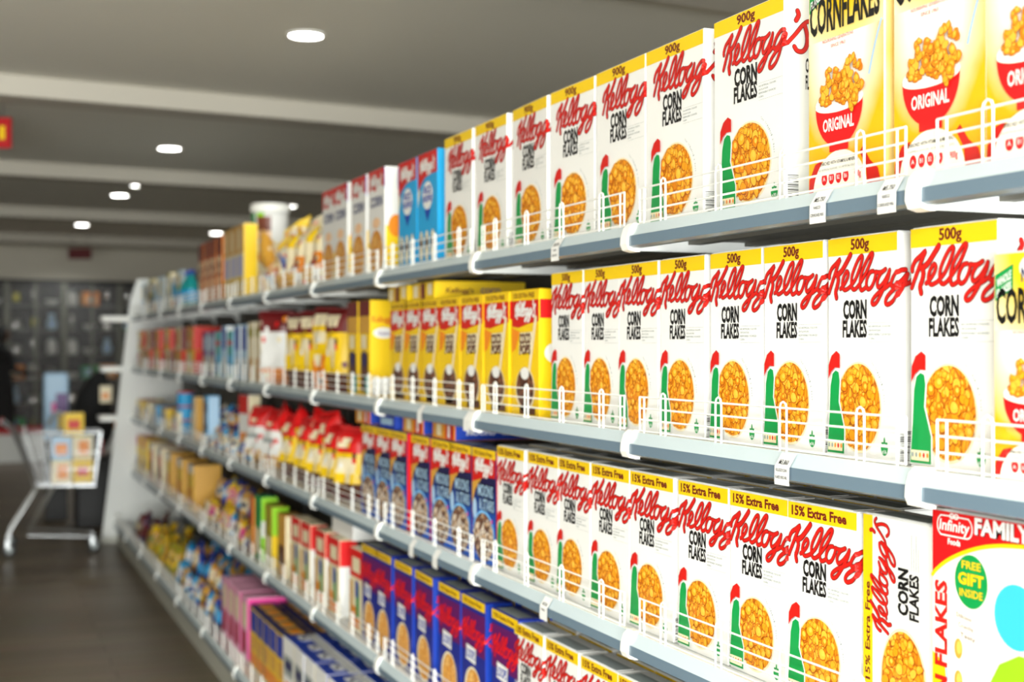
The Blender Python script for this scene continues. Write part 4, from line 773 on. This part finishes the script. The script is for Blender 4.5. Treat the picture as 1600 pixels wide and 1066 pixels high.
gpk = [plain_box(.16, .10, .19, a, b, c, mk, 'grocery_pack', 'packet') for a, b, c, mk in ((CREAM, NAVY, LIME, [(.3, .2, .8, .8, ORANGE)]), (YEL, CREAM, CREAM, [(.2, .3, .8, .7, RED)]), (LBLUE, ORANGE, CREAM, [(.2, .2, .8, .7, ORANGE)]))]
for i, (x, y, z) in enumerate(((-.60, 12.38, .575), (-.43, 12.38, .575), (-.60, 12.38, .770), (-.43, 12.39, .770), (-.50, 12.39, .965))):
    place(gpk[i % 3], (x, y, z), R(90+1.5*i-3), ['cream and navy', 'yellow and red', 'pale blue and orange'][i % 3] + ' grocery pack in the trolley, ' + ('lower left', 'lower right', 'middle left', 'middle right', 'topmost')[i], 'groceries stacked in the trolley')
DARK = mat('black cloth', (.008, .008, .009), .9); DGREY = mat('charcoal cloth', (.012, .012, .013), .9); SKIN = mat('dark skin', s2l(82, 54, 40), .55)
# a covered load on a stand behind the trolley
t = thing('trolley_load', 'black covered load with a pale tag, standing behind the silver trolley', 'bag', (at(146, 600, 13.6).x-.05, at(146, 600, 13.6).y, 0))
bm = bmesh.new(); bmesh.ops.create_uvsphere(bm, u_segments=20, v_segments=14, radius=.5)
for v in bm.verts:
    z = v.co.z+.5; v.co.x *= .42*(1-.25*z) ; v.co.y *= .40; v.co.x += .10*z; v.co.z = .62+z*.86; v.co += Vector((.02*sin(9*v.co.z), .02*cos(11*v.co.z+3*v.co.x), 0))
m = MB(); m.bm(bm, DARK); bm.free(); m.build('cover', t, True)
m = MB(); m.cbox((-.12, -.22, .0), (.28, .2, .66), mat('charcoal panel', (.02, .02, .022), .6), .02); m.build('stand', t)
m = MB(); m.tube([(-.38, -.24, .98), (-.30, -.24, 1.10), (-.08, -.24, 1.02)], .018, mat('grey metal', (.5, .5, .5), .35, metal=.6), 8); m.build('grab_rail', t)
m = MB(); m.cbox((.09, -.235, 1.18), (.20, -.222, 1.34), CREAM, .002); m.cbox((.11, -.24, 1.22), (.17, -.234, 1.27), ORANGE, .001); m.build('tag', t)
t = thing('printed_bag', 'pale blue and purple printed bag beside the black load', 'bag', (at(103, 600, 14.1).x-.08, at(103, 600, 14.1).y, 0))
m = MB(); m.cbox((-.13, -.1, .78), (.10, .1, 1.45), LBLUE, .02); m.cbox((-.02, -.106, 1.05), (.09, -.098, 1.25), PURPLE, .002); m.cbox((.0, -.106, .9), (.09, -.098, 1.04), YEL, .002); m.cbox((-.06, -.106, 1.06), (-.02, -.098, 1.16), PINK, .002); m.build('bag_body', t)
m = MB(); m.cbox((-.12, -.09, 0), (.09, .09, .78), MATS['charcoal panel'], .01); m.build('stand', t)
# person at the left edge of the view
t = thing('person', 'person in black clothing at the left edge behind the low counter, one arm held out', 'person', room(4.23, 22.62, .16), R(-62))
def skin(name, P, edges, m, parent, root=0, sub=2):
    me = bpy.data.meshes.new(name); me.from_pydata([p[:3] for p in P], edges, []); o = bpy.data.objects.new(name, me); C.objects.link(o); o.parent = parent; me.materials.append(m)
    o.modifiers.new('skin', 'SKIN').use_smooth_shade = True
    sd = me.skin_vertices[0].data
    for i, p in enumerate(P): sd[i].radius = (p[3], p[4] if len(p) > 4 else p[3]); sd[i].use_root = i == root
    s = o.modifiers.new('sub', 'SUBSURF'); s.levels = sub; s.render_levels = sub; return o
# local axes: the person looks along +y
P = [(0, 0, .98, .155, .12), (0, .01, 1.15, .135, .10), (0, .01, 1.32, .16, .11), (0, .0, 1.47, .15, .09), (0, .0, 1.55, .058), (0, .012, 1.63, .06),
     (-.10, 0, .90, .095), (-.11, .02, .50, .062), (-.11, -.02, .10, .042), (-.11, .13, .045, .038), (.10, 0, .90, .095), (.11, .0, .50, .062), (.11, -.05, .10, .042), (.11, .10, .045, .038),
     (-.20, 0, 1.45, .062), (-.25, .03, 1.18, .048), (-.22, .25, 1.08, .036), (-.21, .33, 1.08, .026), (.20, 0, 1.45, .062), (.25, .06, 1.18, .048), (.22, .34, 1.13, .036), (.215, .42, 1.13, .026)]
E_ = [(0, 1), (1, 2), (2, 3), (3, 4), (4, 5), (0, 6), (6, 7), (7, 8), (8, 9), (0, 10), (10, 11), (11, 12), (12, 13), (3, 14), (14, 15), (15, 16), (16, 17), (3, 18), (18, 19), (19, 20), (20, 21)]
body = skin('body', P, E_, DARK, t)
m = MB(); nn = 28; gp = [(1.30, .175, .115), (1.15, .165, .115), (1.0, .185, .14), (.8, .20, .16), (.5, .205, .175), (.2, .21, .18), (.06, .215, .19), (.06, .20, .17)]      # long gown
vs = [(rx*(1+.035*sin(6*2*pi*q/nn)*(z < .9))*cos(2*pi*q/nn), .01+ry*(1+.035*sin(6*2*pi*q/nn)*(z < .9))*sin(2*pi*q/nn), z) for z, rx, ry in gp for q in range(nn)]
m.add(vs, [(i*nn+q, i*nn+(q+1) % nn, (i+1)*nn+(q+1) % nn, (i+1)*nn+q) for i in range(len(gp)-1) for q in range(nn)], DGREY); m.build('gown', t, True)
bm = bmesh.new(); bmesh.ops.create_uvsphere(bm, u_segments=24, v_segments=18, radius=1)
for v in bm.verts:
    x, y, z = v.co; jaw = 1-.22*max(0, -z); v.co = Vector((x*.074*jaw, y*.092*jaw+(.012 if z < 0 and y > 0 else 0), z*.118))
    if y > .85 and -.35 < z < .15 and abs(x) < .28: v.co.y += .012*(1-abs(x)/.28)                     # nose
    if y > .6 and .02 < z < .3 and .15 < abs(x) < .6: v.co.y -= .007                                      # eye sockets
m = MB(); m.bm(bm, SKIN, Matrix.Translation((0, .025, 1.735))); bm.free()
for s in (-1, 1):
    for q, r_, c_ in ((.085, .011, WHITE), (.0925, .005, BLACK)):
        b2 = bmesh.new(); bmesh.ops.create_uvsphere(b2, u_segments=8, v_segments=6, radius=r_); m.bm(b2, c_, Matrix.Translation((s*.030, q+.004, 1.745))); b2.free()
    b2 = bmesh.new(); bmesh.ops.create_uvsphere(b2, u_segments=10, v_segments=8, radius=1); m.bm(b2, SKIN, Matrix.Translation((s*.077, .012, 1.73)) @ Matrix.Diagonal((.010, .018, .030, 1))); b2.free()
m.tube([(-.024, .108, 1.672), (0, .114, 1.670), (.024, .108, 1.672)], .006, pm('lip', 96, 44, 40), 6); m.build('head', t, True)
bm = bmesh.new(); bmesh.ops.create_uvsphere(bm, u_segments=24, v_segments=18, radius=1)
bmesh.ops.delete(bm, geom=[v for v in bm.verts if v.co.y > .35 and v.co.z < .45 or v.co.z < -.85], context='VERTS')
m = MB(); m.bm(bm, MATS['black rubber'], Matrix.Translation((0, .008, 1.752)) @ Matrix.Diagonal((.088, .108, .130, 1))); bm.free(); m.build('hair', t, True)
def hand(root, d, up, side, name):        # palm, four fingers and a thumb as one skinned hand
    r, d, u = Vector(root), Vector(d).normalized(), Vector(up).normalized(); s = d.cross(u)*side
    P = [(*r, .022, .014), (*(r+d*.05), .034, .014), (*(r+d*.085), .036, .012)]; Eh = [(0, 1), (1, 2)]
    for k, (o_, ln) in enumerate(((-.030, .062), (-.010, .074), (.010, .070), (.029, .054))):
        b = len(P); p0 = r+d*.09+s*o_
        P += [(*p0, .009), (*(p0+d*ln*.5-u*.008), .0085), (*(p0+d*ln-u*.028), .007)]; Eh += [(2, b), (b, b+1), (b+1, b+2)]
    b = len(P); P += [(*(r+d*.035-s*.034), .011), (*(r+d*.065-s*.058-u*.01), .009), (*(r+d*.092-s*.064-u*.018), .008)]; Eh += [(1, b), (b, b+1), (b+1, b+2)]
    return skin(name, P, Eh, SKIN, body, 0, 1)
hand((.215, .415, 1.13), (-.05, 1, .0), (0, 0, 1), 1, 'hand'); hand((-.21, .325, 1.08), (.02, 1, -.05), (0, 0, 1), -1, 'hand')
# glass display cabinets along the far wall
CABM = mat('black cabinet', (.008, .008, .0085), .5); POSTM = mat('grey aluminium post', s2l(120, 120, 112), .4, metal=.5)
GLASS = mat('cabinet glass', (1, 1, 1), .02, spec=.5); GLASS.node_tree.nodes['Principled BSDF'].inputs['Transmission Weight'].default_value = .95; GLASS.node_tree.nodes['Principled BSDF'].inputs['IOR'].default_value = 1.1
wares = {}
def ware(kind, prof, m_, lid=None, n=14):
    t = thing(kind, 'x', kind.split('_')[-1]); q = MB(); q.lathe(prof, m_, n); q.build(kind+'_body' if '_' not in kind else 'body', t, True)
    if lid: q = MB(); q.lathe(lid[0], lid[1], n); q.build('lid', t, True)
    wares[kind] = t
STL = mat('polished steel', (.7, .7, .7), .2, metal=1.); CER = pm('white ceramic', 225, 225, 220)
ware('cooking_pot', [(.0001, 0), (.13, 0), (.14, .02), (.14, .17), (.13, .17)], STL, ([(.145, .17), (.13, .19), (.05, .215), (.02, .22), (.025, .245), (.0001, .25)], STL))
ware('white_jar', [(.0001, 0), (.08, 0), (.09, .05), (.085, .18), (.06, .22)], CER, ([(.065, .22), (.065, .25), (.0001, .255)], GREY))
ware('vase', [(.0001, 0), (.06, 0), (.09, .09), (.04, .2), (.055, .26)], LBLUE)
ware('flask', [(.0001, 0), (.055, 0), (.055, .24), (.03, .28)], STL, ([(.034, .28), (.034, .33), (.0001, .335)], BLACK))
ware('bowl', [(.0001, 0), (.05, 0), (.13, .09), (.125, .09), (.05, .012), (.0001, .012)], CER)
bxs = [plain_box(.26, .2, h, a, b, a, mk, 'appliance_box', 'box') for h, a, b, mk in ((.24, MAROON, BROWN, [(.2, .3, .8, .8, CREAM)]), (.2, GREEN, TEAL, [(.1, .2, .6, .8, LBLUE)]), (.27, BLACK, BLACK, [(.3, .2, .7, .7, OLIVE)]), (.22, ORANGE, GOLD, [(.2, .2, .8, .6, CREAM)]))]
CABN = ['leftmost', 'second', 'third', 'rightmost']; LEVN = ['lowest', 'second', 'third', 'fourth', 'fifth', 'highest']
cab = None; lev = (.38, .80, 1.19, 1.58, 1.97, 2.36); rr = random.Random(11)
def make_cab():
    t = thing('display_cabinet', 'x', 'cabinet'); W, D, H = .872, .42, 2.76
    m = MB(); m.box((0, D-.02, .36), (W, D, H), CABM); m.build('back', t)
    m = MB(); m.cbox((0, .0, 0), (W, D, .36), STEELW, .006); m.build('base', t)
    m = MB(); m.cbox((0, .0, H-.04), (W, D, H), CABM, .004); m.build('top', t)
    for x in (0, W/2-.02, W-.04): m = MB(); m.box((x, 0, .36), (x+.04, .04, H-.04), POSTM); m.build('post', t)
    for z in lev[1:]: m = MB(); m.box((.04, .03, z-.014), (W-.04, D-.02, z), POSTM); m.build('shelf', t)
    m = MB(); m.box((.04, .008, .37), (W-.04, .014, H-.05), GLASS); m.build('glass_door', t)
    return t
cab = make_cab()
for i in range(4):
    u = 3.53+i*.88; r = R1-.46; p = room(u, r); o = place(cab, p, RA, 'black glass fronted display cabinet on the far wall, %s of the four' % (CABN[i] if i in (0, 3) else CABN[i]+' from the left'), 'display cabinets on the far wall')
    for j, z in enumerate(lev):
        kinds = rr.sample(['cooking_pot', 'white_jar', 'vase', 'flask', 'bowl', 0, 1, 2, 3], 3)
        for q, kd in enumerate(kinds):
            isb = isinstance(kd, int); pr = bxs[kd] if isb else wares[kd]; uu = u+.155+q*.283; pp = room(uu, r+(.10 if isb else .20), z+.001)
            nm = ('maroon', 'green', 'black', 'orange')[kd]+' appliance box' if isb else dict(cooking_pot='steel cooking pot', white_jar='white lidded jar', vase='pale blue vase', flask='steel flask', bowl='white bowl')[kd]
            place(pr, pp, RA+(pi/2 if isb else 0), '%s in the %s display cabinet, %s level, %s' % (nm, CABN[i] + ('' if i in (0, 3) else ' from left'), LEVN[j], ('left', 'centre', 'right')[q]), 'goods in the display cabinets')
# pale low counter with a red top before the cabinets
t = thing('counter', 'low white counter with a red edge at the far left', 'counter', room(4.75, 21.7), RA)
m = MB(); m.cbox((-1.15, .58, 0), (.1, 1.28, .16), MATS['charcoal panel'], .004); m.build('platform', t)
m = MB(); m.cbox((-1.2, 0, 0), (.75, .5, .42), STEELW, .006); m.build('cabinet', t); m = MB(); m.cbox((-1.22, -.02, .42), (.77, .52, .50), REDPL, .006); m.build('top', t)
for o in list(bpy.data.objects):                       # leave no unused first copy behind
    if o.parent is None and o.get('label') == 'x': free(o)
